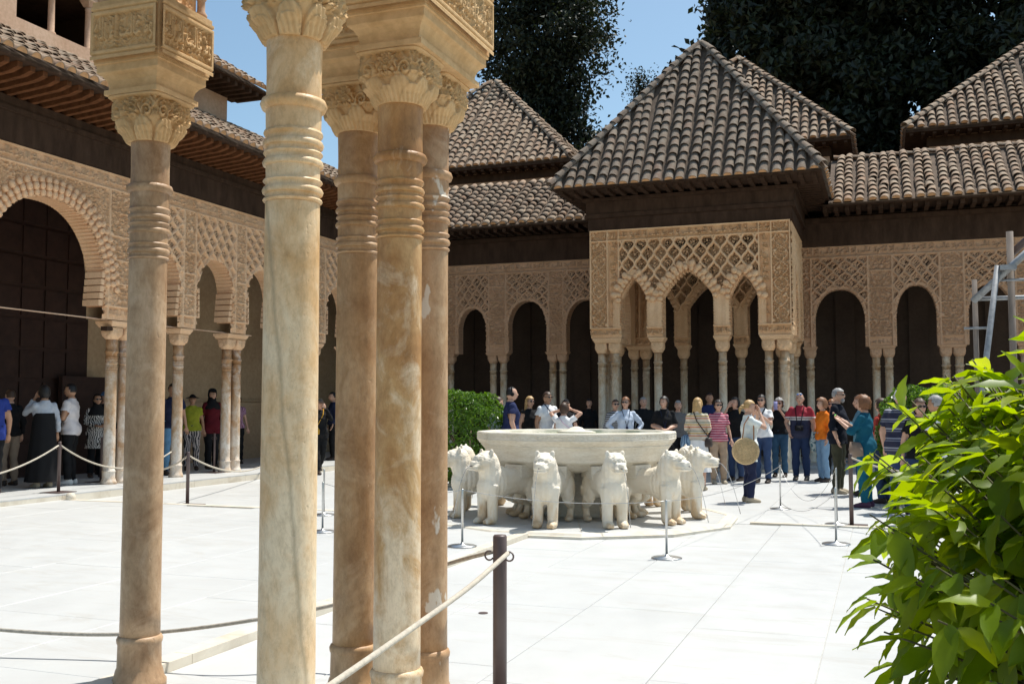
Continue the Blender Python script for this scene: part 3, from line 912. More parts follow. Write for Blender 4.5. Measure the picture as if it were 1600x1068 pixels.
def roof_face(parent, A, B, C, D, sp=.26, expo=.28, kind='tile', budget=0, scale=1.0, deck=True, both_clip=True):
    """tiles over the roof plane A-B (eave, left to right from outside) up to D-C (top); returns how many became pieces"""
    A, B, C, D = map(Vector, (A, B, C, D))
    ex = (B - A).normalized(); n = ex.cross((D + C) / 2 - (A + B) / 2).normalized()
    if n.z < 0: n = -n
    ey = n.cross(ex).normalized()
    if ey.z < 0: ey = -ey
    Lx = (B - A).length
    c2 = lambda p: ((p - A).dot(ex), (p - A).dot(ey))
    (cx, cy), (dx, dy) = c2(C), c2(D)
    if deck:
        mb = MB(); mb.add([A - n * .06, B - n * .06, C - n * .06, D - n * .06, A - n * .01, B - n * .01, C - n * .01, D - n * .01],
                          [(3, 2, 1, 0), (4, 5, 6, 7), (0, 1, 5, 4), (1, 2, 6, 5), (2, 3, 7, 6), (3, 0, 4, 7)])
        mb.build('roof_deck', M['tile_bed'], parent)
    items = []
    ncol = int(Lx / sp)
    off = (Lx - ncol * sp) / 2 + sp / 2
    for i in range(ncol):
        x = off + i * sp + random.uniform(-.016, .016)
        ph0 = random.uniform(-.05, .05); skew = random.uniform(-.012, .012)
        yl = x / dx * dy if dx > 1e-3 and x < dx else 1e9
        yr = (Lx - x) / (Lx - cx) * cy if Lx - cx > 1e-3 and x > cx else 1e9
        top = min(yl, yr, max(cy, dy))
        k = 0
        while k * expo < top - .04:
            y = k * expo - .06 + (ph0 if k else ph0 * .3)
            p = A + ex * (x + skew * k * .4 + random.uniform(-.014, .014)) + ey * y + n * (.012 + random.uniform(0, .008))
            tilt = .055 + random.uniform(-.012, .012)
            ry = ey * math.cos(tilt) - n * math.sin(tilt) * -1 * .0
            M3 = Matrix((ex, ey, n)).transposed().to_4x4()
            m = Matrix.Translation(p) @ M3 @ Matrix.Rotation(random.gauss(0, .045), 4, 'Z') @ Matrix.Rotation(-.02 + random.gauss(0, .016), 4, 'X') @ Matrix.Scale(scale, 4)
            items.append((k, m)); k += 1
    tm, te = TILES[kind]
    if budget < len(items): items.sort(key=lambda q: q[0])
    items_o = items[:budget] if budget < len(items) else items
    for k, m in items_o: put('roof_tile', te if k == 0 else tm, parent, m)
    rest = items[len(items_o):]
    if rest:
        V = []; F = []; MI = []; nv = 0
        base = {}
        for kk, me in ((0, te), (1, tm)):
            vv = np.empty(len(me.vertices) * 3, np.float32); me.vertices.foreach_get('co', vv)
            base[kk] = (vv.reshape(-1, 3), [tuple(p.vertices) for p in me.polygons], [p.material_index for p in me.polygons])
        for k, m in rest:
            vv, ff, mi = base[0 if k == 0 else 1]
            mm = np.array(m); V.append(vv @ mm[:3, :3].T + mm[:3, 3]); F += [tuple(j + nv for j in x) for x in ff]; MI += mi; nv += len(vv)
        me = np_mesh('roof_tiles', np.concatenate(V), F, [M[kind], M['tile_end']], True)
        me.polygons.foreach_set('material_index', MI)
        tag(put('roof_tiles', me, parent), kind='stuff')
    return len(items_o)

def hip(parent, P, Q, kind='tile', step=.30, sc=1.25):
    P, Q = Vector(P), Vector(Q); d = (Q - P).normalized(); n = (Vector((0, 0, 1)) - d * d.z).normalized(); x = d.cross(n)
    L = (Q - P).length
    Mx = Matrix((x, d, n)).transposed().to_4x4()
    for k in range(int(L / step)):
        put('hip_tile', TILES[kind][0], parent, Matrix.Translation(P + d * k * step + n * (.05 + random.uniform(0, .01))) @ Mx @ Matrix.Scale(sc, 4))

# left gallery roof: seen from below, so its eave row shows and the slope runs up behind
roof_face(left, (EX, 7.6, 6.52), (EX, 26.6, 6.52), (-13.3, 26.6, 7.55), (-13.3, 7.6, 7.55), .235, .29, 'tile_w', 90)
# ---------------------------------------------------------------- upper room over the left gallery
mir = thing('upper_room', 'pinkish walled upper room with small columned windows above the left gallery roof', 'building', (-14.5, 13, 7.4))
XM = -13.55
MB().box(XM - .25, XM, 9.0, 15.9, 7.3, 8.02).build('parapet_wall', M['pink_wall'], mir)
MB().box(XM - .02, XM + .35, 8.8, 18.8, 7.36, 7.48).build('ledge', M['floor'], mir)
MB().box(XM - .25, XM, 9.0, 12.75, 8.02, 9.6).build('wall', M['pink_wall'], mir)
MB().box(XM - .25, XM, 15.0, 15.9, 8.02, 9.6).build('wall', M['pink_wall'], mir)
MB().box(XM - 3.2, XM - 3.0, 9.0, 15.9, 7.3, 9.6).build('rear_wall', M['wood'], mir)  # room lined in dark wood colour that stands for its shade
MB().box(XM - 3.2, XM - .25, 15.7, 15.9, 7.3, 9.6).build('end_wall', M['pink_wall'], mir)
MB().box(XM - .25, XM, 12.75, 15.0, 9.1, 9.6).build('lintel', M['pink_wall'], mir)
MB().box(XM - 3.2, XM - .252, 9.0, 15.9, 9.15, 9.3).build('ceiling', M['wood'], mir)
MB().box(XM - 3.0, XM - .252, 9.02, 9.2, 7.3, 9.15).build('inner_wall', M['wood'], mir)
MB().box(XM - 3.0, XM - .252, 15.5, 15.69, 7.3, 9.15).build('inner_wall', M['wood'], mir)
MB().box(XM - 3.0, XM - .252, 9.2, 15.5, 7.3, 7.4).build('room_floor', M['wood'], mir)
sm = MB().lathe([(.085, 0), (.085, .04), (.06, .07), (.055, .75), (.062, .76), (.062, .79), (.055, .80), (.055, .82)], 14).mesh('window_column', M['pink_wall'], True)
cpm = MB(); poly_offset_loft(cpm, sq(0, 0), [(.06, .82), (.095, .9), (.11, .93), (.11, 1.0), (.13, 1.02), (.13, 1.09)])
cpm = cpm.mesh('window_capital', M['pink_wall'])
for y in (13.62, 14.5):
    c = put('window_column', sm, mir, Matrix.Translation((XM - .12, y, 8.02))); put('capital', cpm, c, Matrix.Translation((XM - .12, y, 8.02)))
MB().box(XM - 3.3, XM + .75, 8.6, 18.95, 8.62, 8.70).build('eave_soffit', M['wood'], mir) if False else None
EXM = -12.75
for y in np.arange(16.0, 19.1, .26):
    MB().box(XM, EXM - .06, y, y + .09, 8.30, 8.40).build('rafter', M['wood'], mir)
MB().box(XM - .3, EXM, 15.9, 19.15, 8.403, 8.43).build('eave_board', M['wood'], mir)
MB().box(XM - .8, XM + .02, 15.9, 18.55, 7.3, 8.3).build('pier', M['pink_wall'], mir)
roof_face(mir, (EXM, 15.9, 8.46), (EXM, 19.15, 8.46), (-14.3, 17.9, 9.5), (-14.3, 15.9, 9.5), .235, .29, 'tile_w', 60)

# ---------------------------------------------------------------- far gallery (both sides of the pavilion)
YF = 26.7; ZIF = 2.97; ZTF = 5.52
TF = lambda u, d, v: (u + 0 * v, YF - d + 0 * u, v + 0 * u)
far = thing('far_arcade', 'shaded brown carved stucco arcade behind the pavilion at the end of the court', 'arcade', (AX, YF, 0))
fb = [dict(uc=-12.5, r=.40, zs=3.7, za=4.28), dict(uc=-10.98, r=.42, zs=3.62, za=4.26), dict(uc=-9.32, r=.56, zs=3.68, za=4.42), dict(uc=-7.62, r=.55, zs=3.68, za=4.40),
      dict(uc=-.98, r=.60, zs=3.62, za=4.42), dict(uc=.82, r=.46, zs=3.66, za=4.46), dict(uc=2.47, r=.48, zs=3.66, za=4.42), dict(uc=4.2, r=.48, zs=3.66, za=4.42)]
for u0, u1, sel in ((-13.3, -6.57, fb[:4]), (-1.86, 5.2, fb[4:])):
    wall_relief(far, TF, u0, u1, ZIF, ZTF, sel, gallery_height(sel, ZTF, ZIF, .9), .065, .018, M['stucco_shaded'])
    wall_core(far, TF, u0, u1, ZIF, ZTF, sel, .3, M['stucco_shaded'], [(b['uc'] - b['r'], b['uc'] + b['r'], ZTF - .3) for b in sel])
    for b in sel: archivolt(far, TF, b, ZIF, .3, M['stucco_shaded'], w=.08, proud=.03, comb=.016)
    MB().box(u0 - .1, u1 + .1, YF - .06, YF + .3, ZTF + .003, 6.12).build('wood_frieze', M['wood'], far)
    MB().box(u0 - .1, u1 + .1, YF - .12, YF + .3, 6.123, 6.24).build('frieze_moulding', M['wood'], far)
sh_f = shaft_mesh(M['col_far'], .90, .88)
FZ0 = .06; CZF = FZ0 + 2.93 * .90
for us in ((-11.72,), (-10.40, -10.09), (-8.62, -8.33), (-6.9,), (-1.72,), (-.14, .16), (1.47, 1.77), (3.2, 3.5)):
    for u in us:
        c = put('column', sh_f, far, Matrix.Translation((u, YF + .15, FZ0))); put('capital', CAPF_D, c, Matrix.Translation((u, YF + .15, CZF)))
    mb = MB(); a, b = us[0], us[-1]
    poly = lambda s: [(a - s, YF + .15 - s), (b + s, YF + .15 - s), (b + s, YF + .15 + s), (a - s, YF + .15 + s)]
    poly_offset_loft(mb, poly, [(s, CZF + .208 + z) for s, z in CORF[:4]])
    mb.build('impost', M['stucco_shaded'], far)
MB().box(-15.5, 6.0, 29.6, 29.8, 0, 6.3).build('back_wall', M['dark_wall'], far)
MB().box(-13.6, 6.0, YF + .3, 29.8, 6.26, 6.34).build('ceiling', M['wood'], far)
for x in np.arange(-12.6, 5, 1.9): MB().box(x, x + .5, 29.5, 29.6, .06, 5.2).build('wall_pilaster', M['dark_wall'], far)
for x0, x1 in ((-13.4, -7.0), (-1.3, 6.0)):
    for x in np.arange(x0, x1, .26): MB().box(x, x + .1, 25.85, YF, 6.27, 6.37).build('rafter', M['wood'], far)
    MB().box(x0, x1, 25.72, YF + .3, 6.373, 6.41).build('eave_board', M['wood'], far)
nt1 = roof_face(far, (-1.16, 25.7, 6.44), (6.0, 25.7, 6.44), (6.0, 28.0, 8.02), (-1.16, 28.0, 8.02), .27, .27, 'tile_w', 300, 1.02)
roof_face(far, (-13.4, 25.7, 6.44), (-7.0, 25.7, 6.44), (-8.1, 28.0, 8.02), (-13.4, 28.0, 8.02), .27, .27, 'tile_w', 0, 1.02)
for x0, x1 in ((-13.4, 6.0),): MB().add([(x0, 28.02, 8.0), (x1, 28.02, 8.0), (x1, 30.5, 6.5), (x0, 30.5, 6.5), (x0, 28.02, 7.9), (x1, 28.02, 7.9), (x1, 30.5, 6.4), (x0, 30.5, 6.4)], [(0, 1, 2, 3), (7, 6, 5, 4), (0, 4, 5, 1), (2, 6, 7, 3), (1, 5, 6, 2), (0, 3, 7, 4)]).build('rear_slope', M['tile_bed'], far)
for x in np.arange(-1.1, 6, .33): put('ridge_tile', TILES['tile_w'][0], far, Matrix.Translation((x, 28.0, 8.03 + random.uniform(0, .02))) @ Matrix.Rotation(-PI / 2, 4, 'Z'))

# ---------------------------------------------------------------- the far pavilion
YP = 23.4; PX0, PX1 = -6.55, -1.88; ZIP = 3.10; ZTP = 5.68
TP = lambda u, d, v: (u + 0 * v, YP - d + 0 * u, v + 0 * u)
pav = thing('stucco_pavilion', 'square stucco pavilion with three stalactite arches, clustered columns and steep tiled pyramid roof', 'pavilion', (AX, YP, 0))
pb = [dict(uc=-5.49, r=.31, zs=4.08, za=4.53, kind='lobed'), dict(uc=-4.21, r=.59, zs=4.08, za=4.67, kind='lobed'), dict(uc=-2.93, r=.31, zs=4.08, za=4.53, kind='lobed')]
def pav_height(U, V):
    c = (PX0 + PX1) / 2; a = np.abs(U - c); half = (PX1 - PX0) / 2
    h = sebka(U - c, V - 4.84, .31, .475, .055, 9, .13)
    vs = .85 * script(V - ZIP, a - (half - .68), .75, .19)                      # upright script strips
    outer = np.maximum(.75 * arabesque(a, V, .075, 41), .7 * (1 - sstep(.008, .02, np.abs(np.abs(a - (half - .22)) - .15 * np.abs(np.sin(V * PI / .34))))))
    side = a > half - .70
    h = np.where(side, np.where(a > half - .43, outer, vs), h)
    top = (V > ZTP - .27)
    h = np.where(top & (a < half - .43), .9 * script(U, V - (ZTP - .235), .78, .19), h)
    for x in (half - .015, half - .43, half - .70): h = mx(h, 1 - sstep(.014, .026, np.abs(a - x)))
    for z in (ZTP - .012, ZTP - .262): h = mx(h, 1 - sstep(.012, .024, np.abs(V - z)))
    low = V < 4.0
    mid = a < half - .72
    h = np.where(mid & low, .8 * arabesque(U, V, .07, 43), h)
    h = np.where(V < ZIP + .22, .8 * script(U, V - ZIP - .05, .5, .13), h)
    h = mx(h, 1 - sstep(.012, .022, np.abs(V - (ZIP + .235))))
    return h
us = np.linspace(PX0, PX1, int((PX1 - PX0) / .0125)); vs = np.linspace(ZIP, ZTP, int((ZTP - ZIP) / .0125))
Uc, Vc = np.meshgrid((us[1:] + us[:-1]) / 2, (vs[1:] + vs[:-1]) / 2)
facade = relief_mesh('carved_facade', us, vs, pav_height(*np.meshgrid(us, vs)) * .10, TP, M['stucco'], mask=(Vc > opening(pb, Uc)) & (pav_height(Uc, Vc) > -.5))
put('carved_facade', facade, pav)
put('carved_facade', facade, pav, Matrix.Translation((0, YF - YP + .02, -.03)))
for dy in (0, YF - YP + .02):
    Tq = (lambda dy: lambda u, d, v: (u + 0 * v, YP + dy - d + 0 * u, v + 0 * u))(dy)
    wall_core(pav, Tq, PX0, PX1, ZIP, ZTP, pb, .32, M['stucco'], [(b['uc'] - b['r'], b['uc'] + b['r'], ZTP - .27) for b in pb])
    for b in pb:
        av = archivolt(pav, Tq, b, ZIP + .2, .32, M['stucco'], w=.19, proud=.07, comb=.02, name='arch_moulding')
        bosses(av, Tq, b, ZIP, [(.05, .10, .115, 1.35), (.155, .105, .15, 1.75)] if dy == 0 else [(.04, .07, .13, 1.1)], M['stucco'], BULB['stucco'], zmin=3.98)
        if dy == 0:                                         # stalactites hanging under the arch
            pts = arch_curve(b, 3.9, 26)
            for (u, v) in pts[3:-3]:
                for dd in (-.04, -.14, -.24):
                    m = MB(); m.lathe([(.010, -.085), (.022, -.06), (.028, -.02), (.026, .03)], 6)
                    put('stalactite', BULB['stucco'], av, Matrix.Translation(Tq(u, dd, v - .012)) @ Matrix.Diagonal((.62, .62, .95, 1)))
TR_ = lambda u, d, v: (PX1 + d + 0 * v, u + 0 * v, v + 0 * u)
TL_ = lambda u, d, v: (PX0 - d + 0 * v, u + 0 * v, v + 0 * u)
sb = [dict(uc=24.45, r=.42, zs=4.02, za=4.7, kind='lobed'), dict(uc=25.75, r=.42, zs=4.02, za=4.7, kind='lobed')]
for Ts in (TR_, TL_):
    wall_relief(pav, Ts, YP, YF, ZIP, ZTP, sb, gallery_height(sb, ZTP, ZIP, .8), .03, .022, M['stucco'])
    wall_core(pav, Ts, YP, YF, ZIP, ZTP, sb, .32, M['stucco'])
    for b in sb: archivolt(pav, Ts, b, ZIP, .32, M['stucco'], w=.09, proud=.04, comb=.02)
sh_p = shaft_mesh(M['col_far'], .925, .86)
CZP = .03 + 2.93 * .925
def pav_pier(us, y0, pts):
    for x, y in pts:
        c = put('column', sh_p, pav, Matrix.Translation((x, y, .03))); put('capital', CAPF_P, c, Matrix.Translation((x, y, CZP)))
        b_ = MB(); poly_offset_loft(b_, sq(x, y), [(.17, .0), (.17, .05), (.15, .06)]); b_.build('plinth', M['col_far'], c)
    x0, x1 = min(p[0] for p in pts), max(p[0] for p in pts); ya, yb = min(p[1] for p in pts), max(p[1] for p in pts)
    poly = lambda s: [(x0 - s, ya - s), (x1 + s, ya - s), (x1 + s, yb + s), (x0 - s, yb + s)]
    mb = MB(); poly_offset_loft(mb, poly, [(s, CZP + .238 + z) for s, z in CORF])
    mb.build('impost', M['stucco'], pav)
yq = YP + .15
for pts in ([(-6.32, yq), (-5.99, yq), (-6.32, yq + .33)], [(-2.41, yq), (-2.08, yq), (-2.08, yq + .33)], [(-4.96, yq)], [(-3.45, yq)],
            [(-6.32, 25.1)], [(-2.08, 25.1)], [(-6.3, YF + .15), (-5.98, YF + .15)], [(-4.96, YF + .15)], [(-3.45, YF + .15)], [(-2.42, YF + .15), (-2.10, YF + .15)]):
    pav_pier(None, None, pts)
# wood frieze, soffit and rafters
H = 3.03; PCX, PCY = -4.17, 25.43; PZE = 6.58; PZA = 10.68
for (k, z0, z1) in ((.05, ZTP + .003, 5.98), (.12, 5.983, 6.08), (.09, 6.083, 6.38), (.16, 6.383, 6.46)):
    mb = MB()
    for x0, x1, y0, y1 in ((PX0 - k, PX1 + k, YP - k, YP + .3), (PX0 - k, PX0 + .3, YP + .302, 28.2), (PX1 - .3, PX1 + k, YP + .302, 28.2)): mb.box(x0, x1, y0, y1, z0, z1)
    mb.build('wood_frieze', M['wood'], pav)
for i in range(22):
    x = PCX - H + .12 + i * (2 * H - .34) / 21
    MB().box(x, x + .1, PCY - H + .1, YP, 6.47, 6.53).build('rafter', M['wood'], pav)
for i in range(14):
    y = YP + .05 + i * .26
    for x0, x1 in ((PX1, PCX + H - .1), (PCX - H + .1, PX0)): MB().box(x0, x1, y, y + .1, 6.47, 6.53).build('rafter', M['wood'], pav)
MB().box(PCX - H, PCX + H, PCY - H, PCY + H, 6.533, 6.56).build('eave_board', M['wood'], pav)
MB().box(PX0 + .2, PX1 - .2, YP + .3, YF + 1, 6.40, 6.46).build('ceiling', M['wood'], pav)
e = [(PCX - H, PCY - H, PZE), (PCX + H, PCY - H, PZE), (PCX + H, PCY + H, PZE), (PCX - H, PCY + H, PZE)]; apx = (PCX, PCY, PZA)
used = roof_face(pav, e[0], e[1], apx, apx, .262, .285, 'tile', 300)
roof_face(pav, e[1], e[2], apx, apx, .262, .285, 'tile', max(0, 300 - used))
roof_face(pav, e[3], e[0], apx, apx, .262, .285, 'tile', 0)
roof_face(pav, e[2], e[3], apx, apx, .262, .285, 'tile', 0)
for q in e: hip(pav, q, apx, 'tile')
MB().lathe([(.16, PZA - .05), (.14, PZA + .05), (.05, PZA + .12)], 10, (PCX, PCY)).build('roof_cap', M['tile'], pav, True)

# ---------------------------------------------------------------- halls with pyramid roofs behind the gallery
def hall(label, cx, cy, hx, hy, zw0, ze, za, over, budget, rx=None):
    t = thing('roofed_hall', label, 'building', (cx, cy, 0), 'pyramid-roofed halls behind the far gallery')
    MB().box(cx - hx, cx + hx, cy - hy, cy + hy, zw0, ze - .12).build('wall', M['pink_wall'], t)
    MB().box(cx - hx - .05, cx + hx + .05, cy - hy - .05, cy + hy + .05, ze - .42, ze - .16).build('wood_frieze', M['wood'], t)
    MB().box(cx - hx - over, cx + hx + over, cy - hy - over, cy + hy + over, ze - .118, ze - .05).build('eave_board', M['wood'], t)
    for i in range(int(2 * (hx + over) / .3)):
        x = cx - hx - over + .1 + i * .3
        MB().box(x, x + .1, cy - hy - over + .05, cy - hy, ze - .19, ze - .122).build('rafter', M['wood'], t)
    ax, ay = hx + over, hy + over
    ee = [(cx - ax, cy - ay, ze), (cx + ax, cy - ay, ze), (cx + ax, cy + ay, ze), (cx - ax, cy + ay, ze)]
    r = max(0, ax - ay)
    p, q = (cx - r, cy, za), (cx + r, cy, za)
    n = roof_face(t, ee[0], ee[1], q, p, .27, .29, 'tile_w', budget)
    roof_face(t, ee[1], ee[2], q, q, .27, .29, 'tile_w', 0)
    roof_face(t, ee[3], ee[0], p, p, .27, .29, 'tile_w', 0)
    roof_face(t, ee[2], ee[3], p, q, .27, .29, 'tile_w', 0)
    for a, b in ((ee[0], p), (ee[1], q), (ee[2], q), (ee[3], p)): hip(t, a, b, 'tile_w')
    return t
hall('pyramid-roofed hall with a pinkish wall seen beyond the columns, left of the pavilion roof', -13.2, 34.2, 3.5, 3.5, 6.5, 9.27, 13.4, .62, 300)
hall('pyramid-roofed hall half hidden behind the steep pavilion roof', -4.3, 33.7, 2.98, 2.98, 6.5, 9.22, 12.97, .62, 250)
hall('pyramid-roofed hall with a wide eave behind the tiled roof right of the pavilion', 5.76, 35.08, 4.38, 4.38, 6.5, 9.25, 13.6, .62, 300)
# ---------------------------------------------------------------- remeshing lofted bodies into one skin
TMP = bpy.data.scenes.new('workbench_scene')
def fuse(mb, voxel, it=4, fac=.5, name='body'):
    o = bpy.data.objects.new('tmp', mb.mesh('tmp', None)); TMP.collection.objects.link(o)
    m = o.modifiers.new('r', 'REMESH'); m.mode = 'VOXEL'; m.voxel_size = voxel; m.use_smooth_shade = True
    if it:
        s = o.modifiers.new('s', 'SMOOTH'); s.factor = fac; s.iterations = it
    TMP.view_layers[0].update()
    me = bpy.data.meshes.new_from_object(o.evaluated_get(TMP.view_layers[0].depsgraph))
    me.name = name
    bpy.data.objects.remove(o)
    return me

def getv(me):
    v = np.empty(len(me.vertices) * 3, np.float32); me.vertices.foreach_get('co', v); return v.reshape(-1, 3).astype(float)
def getf(me): return [tuple(p.vertices) for p in me.polygons]

# ---------------------------------------------------------------- the fountain
ft = thing('fountain_basin', 'great twelve-sided white marble basin raised on a thick central shaft above the lions', 'fountain', (FX, FY, 0))
PH = R(-87)
def ring12(r, z, n=12, ph=PH + PI / 12): return [(FX + r * math.cos(ph + 2 * PI * k / n), FY + r * math.sin(ph + 2 * PI * k / n), z) for k in range(n)]
def blend(r12, rc, w, z, n=96, ph=PH + PI / 12):
    out = []
    for k in range(n):
        a = 2 * PI * k / n; m = (a % (2 * PI / 12)) - PI / 12
        rp = r12 * math.cos(PI / 12) / math.cos(m)
        r = rp * w + rc * (1 - w)
        out.append((FX + r * math.cos(ph + a), FY + r * math.sin(ph + a), z))
    return out
rim = 1.325
prof = [(.30, .30, 0, .61), (.62, .62, 0, .63), (1.0, 1.0, 0, .70), (1.16, 1.16, .1, .80), (1.22, 1.22, .4, .925), (1.262, 1.25, .7, .975), (1.275, 1.26, 1, .985), (1.27, 1.26, 1, .998),
        (1.29, 1.28, 1, 1.01), (rim, 1.3, 1, 1.06), (rim, 1.3, 1, 1.145), (rim - .012, 1.29, 1, 1.16), (rim - .10, 1.2, 1, 1.162), (rim - .115, 1.19, 1, 1.15), (1.16, 1.15, .5, 1.05), (.9, .9, 0, .93), (.2, .2, 0, .90)]
mb = MB(); mb.loft([blend(a, b, w, z) for a, b, w, z in prof])
sharp(mb.build('basin', M['fountain'], ft, True), 30)
for k in range(12):                                       # carved verse round the rim
    a0, a1 = PH + PI / 12 + k * PI / 6, PH + PI / 12 + (k + 1) * PI / 6
    A_ = Vector((FX + rim * math.cos(a0), FY + rim * math.sin(a0), 0)); B_ = Vector((FX + rim * math.cos(a1), FY + rim * math.sin(a1), 0)); L_ = (B_ - A_).length; d_ = (B_ - A_).normalized(); n_ = Vector((d_.y, -d_.x, 0))
    us_ = np.linspace(.012, L_ - .012, 110); vs_ = np.linspace(1.066, 1.14, 15); U_, V_ = np.meshgrid(us_, vs_)
    h_ = .0045 * np.where((V_ > 1.074) & (V_ < 1.132), script(U_ + k * .1, V_ - 1.074, .32, .058), 1.0) + .0015
    put('inscription_band', relief_mesh('inscription_band', us_, vs_, h_, lambda u, dd, v: (A_.x + d_.x * u + n_.x * dd, A_.y + d_.y * u + n_.y * dd, v), M['fountain'], smooth=False), ft)
MB().lathe([(.46, .06), (.44, .12), (.40, .16), (.385, .54), (.42, .58), (.50, .62), (.5, .64)], 24, (FX, FY)).build('shaft', M['fountain'], ft, True)
m, nt, b = newmat('still_water'); b.inputs['Base Color'].default_value = (.30, .34, .18, 1); b.inputs['Roughness'].default_value = .04
b.inputs['Specular IOR Level'].default_value = .6; bump(nt, b, noise(nt, coords(nt), 9, 3), .25, .01); M['water'] = m
MB().lathe([(1.16, 1.085), (1.16, 1.118)], 64, (FX, FY)).build('water', M['water'], ft)
sp = MB().lathe([(.10, 1.09), (.10, 1.12), (.25, 1.125), (.26, 1.15), (.19, 1.165), (.12, 1.17), (.08, 1.205), (.03, 1.22)], 20, (FX, FY)).build('spout_rosette', M['fountain'], ft, True)
for k in range(12):                                       # cushions that carry the basin on the lions' backs
    a = PH + k * PI / 6
    Mx = Matrix.Translation((FX + .93 * math.cos(a), FY + .93 * math.sin(a), 0)) @ Matrix.Rotation(a - PI / 2, 4, 'Z')
    MB().box(-.15, .15, -.22, .22, .60, .76, Mx).build('support_block', M['fountain'], ft)
base = thing('fountain_platform', 'low twelve-sided cream marble platform with a moulded rim beneath the lions', 'platform', (FX, FY, 0))
mb = MB(); mb.loft([ring12(r, z) for r, z in ((2.12, .0), (2.12, .03), (2.09, .034), (2.06, .062), (1.98, .064), (1.97, .052), (.3, .05))]); mb.build('platform_stone', M['kerb'], base)
for k in range(12):
    a0, a1 = PH + PI / 12 + k * PI / 6, PH + PI / 12 + (k + 1) * PI / 6
    q = [(FX + r * math.cos(a), FY + r * math.sin(a)) for r, a in ((.5, a0 + .012), (1.955, a0 + .003), (1.955, a1 - .003), (.5, a1 - .012))]
    mb = MB(); mb.loft([[(x, y, .045) for x, y in q], [(x, y, .060) for x, y in q]]); mb.build('platform_slab', M['floor'], base)

# ---- lions, one carved body each
def lion_body(var=0):
    mb = MB()
    rv = np.random.default_rng(50 + var); mz = rv.uniform(-.022, .022); hw = rv.uniform(.94, 1.07); hz = rv.uniform(-.012, .012)
    def sec(y, w, hh, zc, n=14): return [(w * math.cos(2 * PI * k / n), y, zc + hh * math.sin(2 * PI * k / n)) for k in range(n)]
    mb.loft([sec(-.50, .05, .07, .50), sec(-.46, .13, .15, .50), sec(-.34, .165, .19, .50), sec(-.15, .150, .165, .53), sec(.08, .155, .18, .53), sec(.26, .175, .24, .52), sec(.38, .165, .25, .53), sec(.44, .09, .16, .54)])
    # mane and neck
    for y, z, rx, ry, rz in ((.33, .60, .172, .15, .20), (.36, .71, .155, .145, .18), (.395, .79, .142, .15, .15), (.37, .48, .165, .13, .18)):
        mb.ball((0, y, z), (rx, ry, rz), 16, 10)
    mb.ball((0, .465, .80 + hz), (.122 * hw, .14, .115), 16, 10)          # skull
    mb.ball((0, .545, .845), (.085, .06, .045), 12, 8)          # brow
    mb.loft([[(x * .098, .50, .765 + z * .085) for x, z in [(math.cos(2 * PI * k / 12), math.sin(2 * PI * k / 12)) for k in range(12)]],
             [(x * .090, .60 + mz * .5, .752 + z * .072) for x, z in [(math.cos(2 * PI * k / 12), math.sin(2 * PI * k / 12)) for k in range(12)]],
             [(x * .074 * hw, .655 + mz, .748 + z * .058) for x, z in [(math.cos(2 * PI * k / 12), math.sin(2 * PI * k / 12)) for k in range(12)]],
             [(x * .04, .672 + mz, .746 + z * .035) for x, z in [(math.cos(2 * PI * k / 12), math.sin(2 * PI * k / 12)) for k in range(12)]]])
    mb.ball((0, .655 + mz, .790), (.036, .03, .022), 10, 6)          # nose
    for s in (-1, 1):
        mb.ball((s * .05, .63, .725), (.042, .05, .035), 10, 6)  # cheeks
        mb.ball((s * .098, .405, .915), (.036, .022, .048), 10, 6)
        mb.tube([(s * .092, .37, .50), (s * .095, .385, .30), (s * .095, .385, .06)], [.092, .072, .066], 12)
        mb.ball((s * .095, .425, .045), (.07, .098, .048), 12, 8)
        for q in (-1, 0, 1): mb.ball((s * .095 + q * .03, .50, .035), (.019, .03, .03), 8, 5)
        mb.ball((s * .115, -.345, .43), (.085, .165, .21), 14, 9)
        mb.tube([(s * .125, -.27, .33), (s * .125, -.36, .25), (s * .12, -.455, .20), (s * .115, -.44, .12), (s * .115, -.41, .05)], [.085, .068, .05, .046, .05], 10)
        mb.ball((s * .115, -.37, .042), (.055, .095, .042), 10, 6)
    mb.tube([(0, -.50, .55), (0, -.545, .42), (.03, -.55, .30), (.10, -.50, .27), (.17, -.42, .36), (.195, -.34, .47)], [.03, .028, .026, .026, .028, .03], 8)
    me = fuse(mb, .011, 2, .5, 'lion_body')
    v = getv(me)
    # carved curls of the mane and coat, grooves of the face
    n = np.empty(len(me.vertices) * 3, np.float32); me.vertices.foreach_get('normal', n); n = n.reshape(-1, 3)
    ang = np.arctan2(v[:, 0], v[:, 1] - .30); zz = v[:, 2]
    mane = ((v[:, 1] > .17) & (v[:, 1] < .56) & (zz > .33) & (zz < .93)).astype(float)
    sc = np.sin(ang * 17 + (np.floor(zz / .034) % 2) * PI) * np.sin(zz / .034 * PI)
    d = mane * (.0055 * sc)
    face = (v[:, 1] > .52) & (zz > .70)
    d += np.where(face, -.012 * (1 - sstep(.004, .012, np.abs(zz - .722 - .05 * np.abs(v[:, 0])))), 0)      # mouth
    for s in (-1, 1):
        rr = np.hypot(v[:, 0] - s * .062, zz - .822); d += np.where(face, .009 * (1 - sstep(.005, .013, np.abs(rr - .024))) - .006 * (1 - sstep(.008, .014, rr)), 0)
    for q in range(4): d += np.where(face & (zz > .83), -.008 * (1 - sstep(.002, .008, np.abs(zz - (.85 + .016 * q) + .35 * np.abs(v[:, 0])))), 0)
    wn_ = np.zeros(len(v))
    for q in range(6):
        kk = rv.normal(size=3) * (9 + 6 * q); wn_ += np.sin(v @ kk + rv.uniform(0, 6)) / (1 + .6 * q)
    d += .0009 * wn_
    v = v + n * d[:, None]
    me.vertices.foreach_set('co', v.astype(np.float32).ravel()); me.update()
    me.materials.append(M['lion'])
    return me

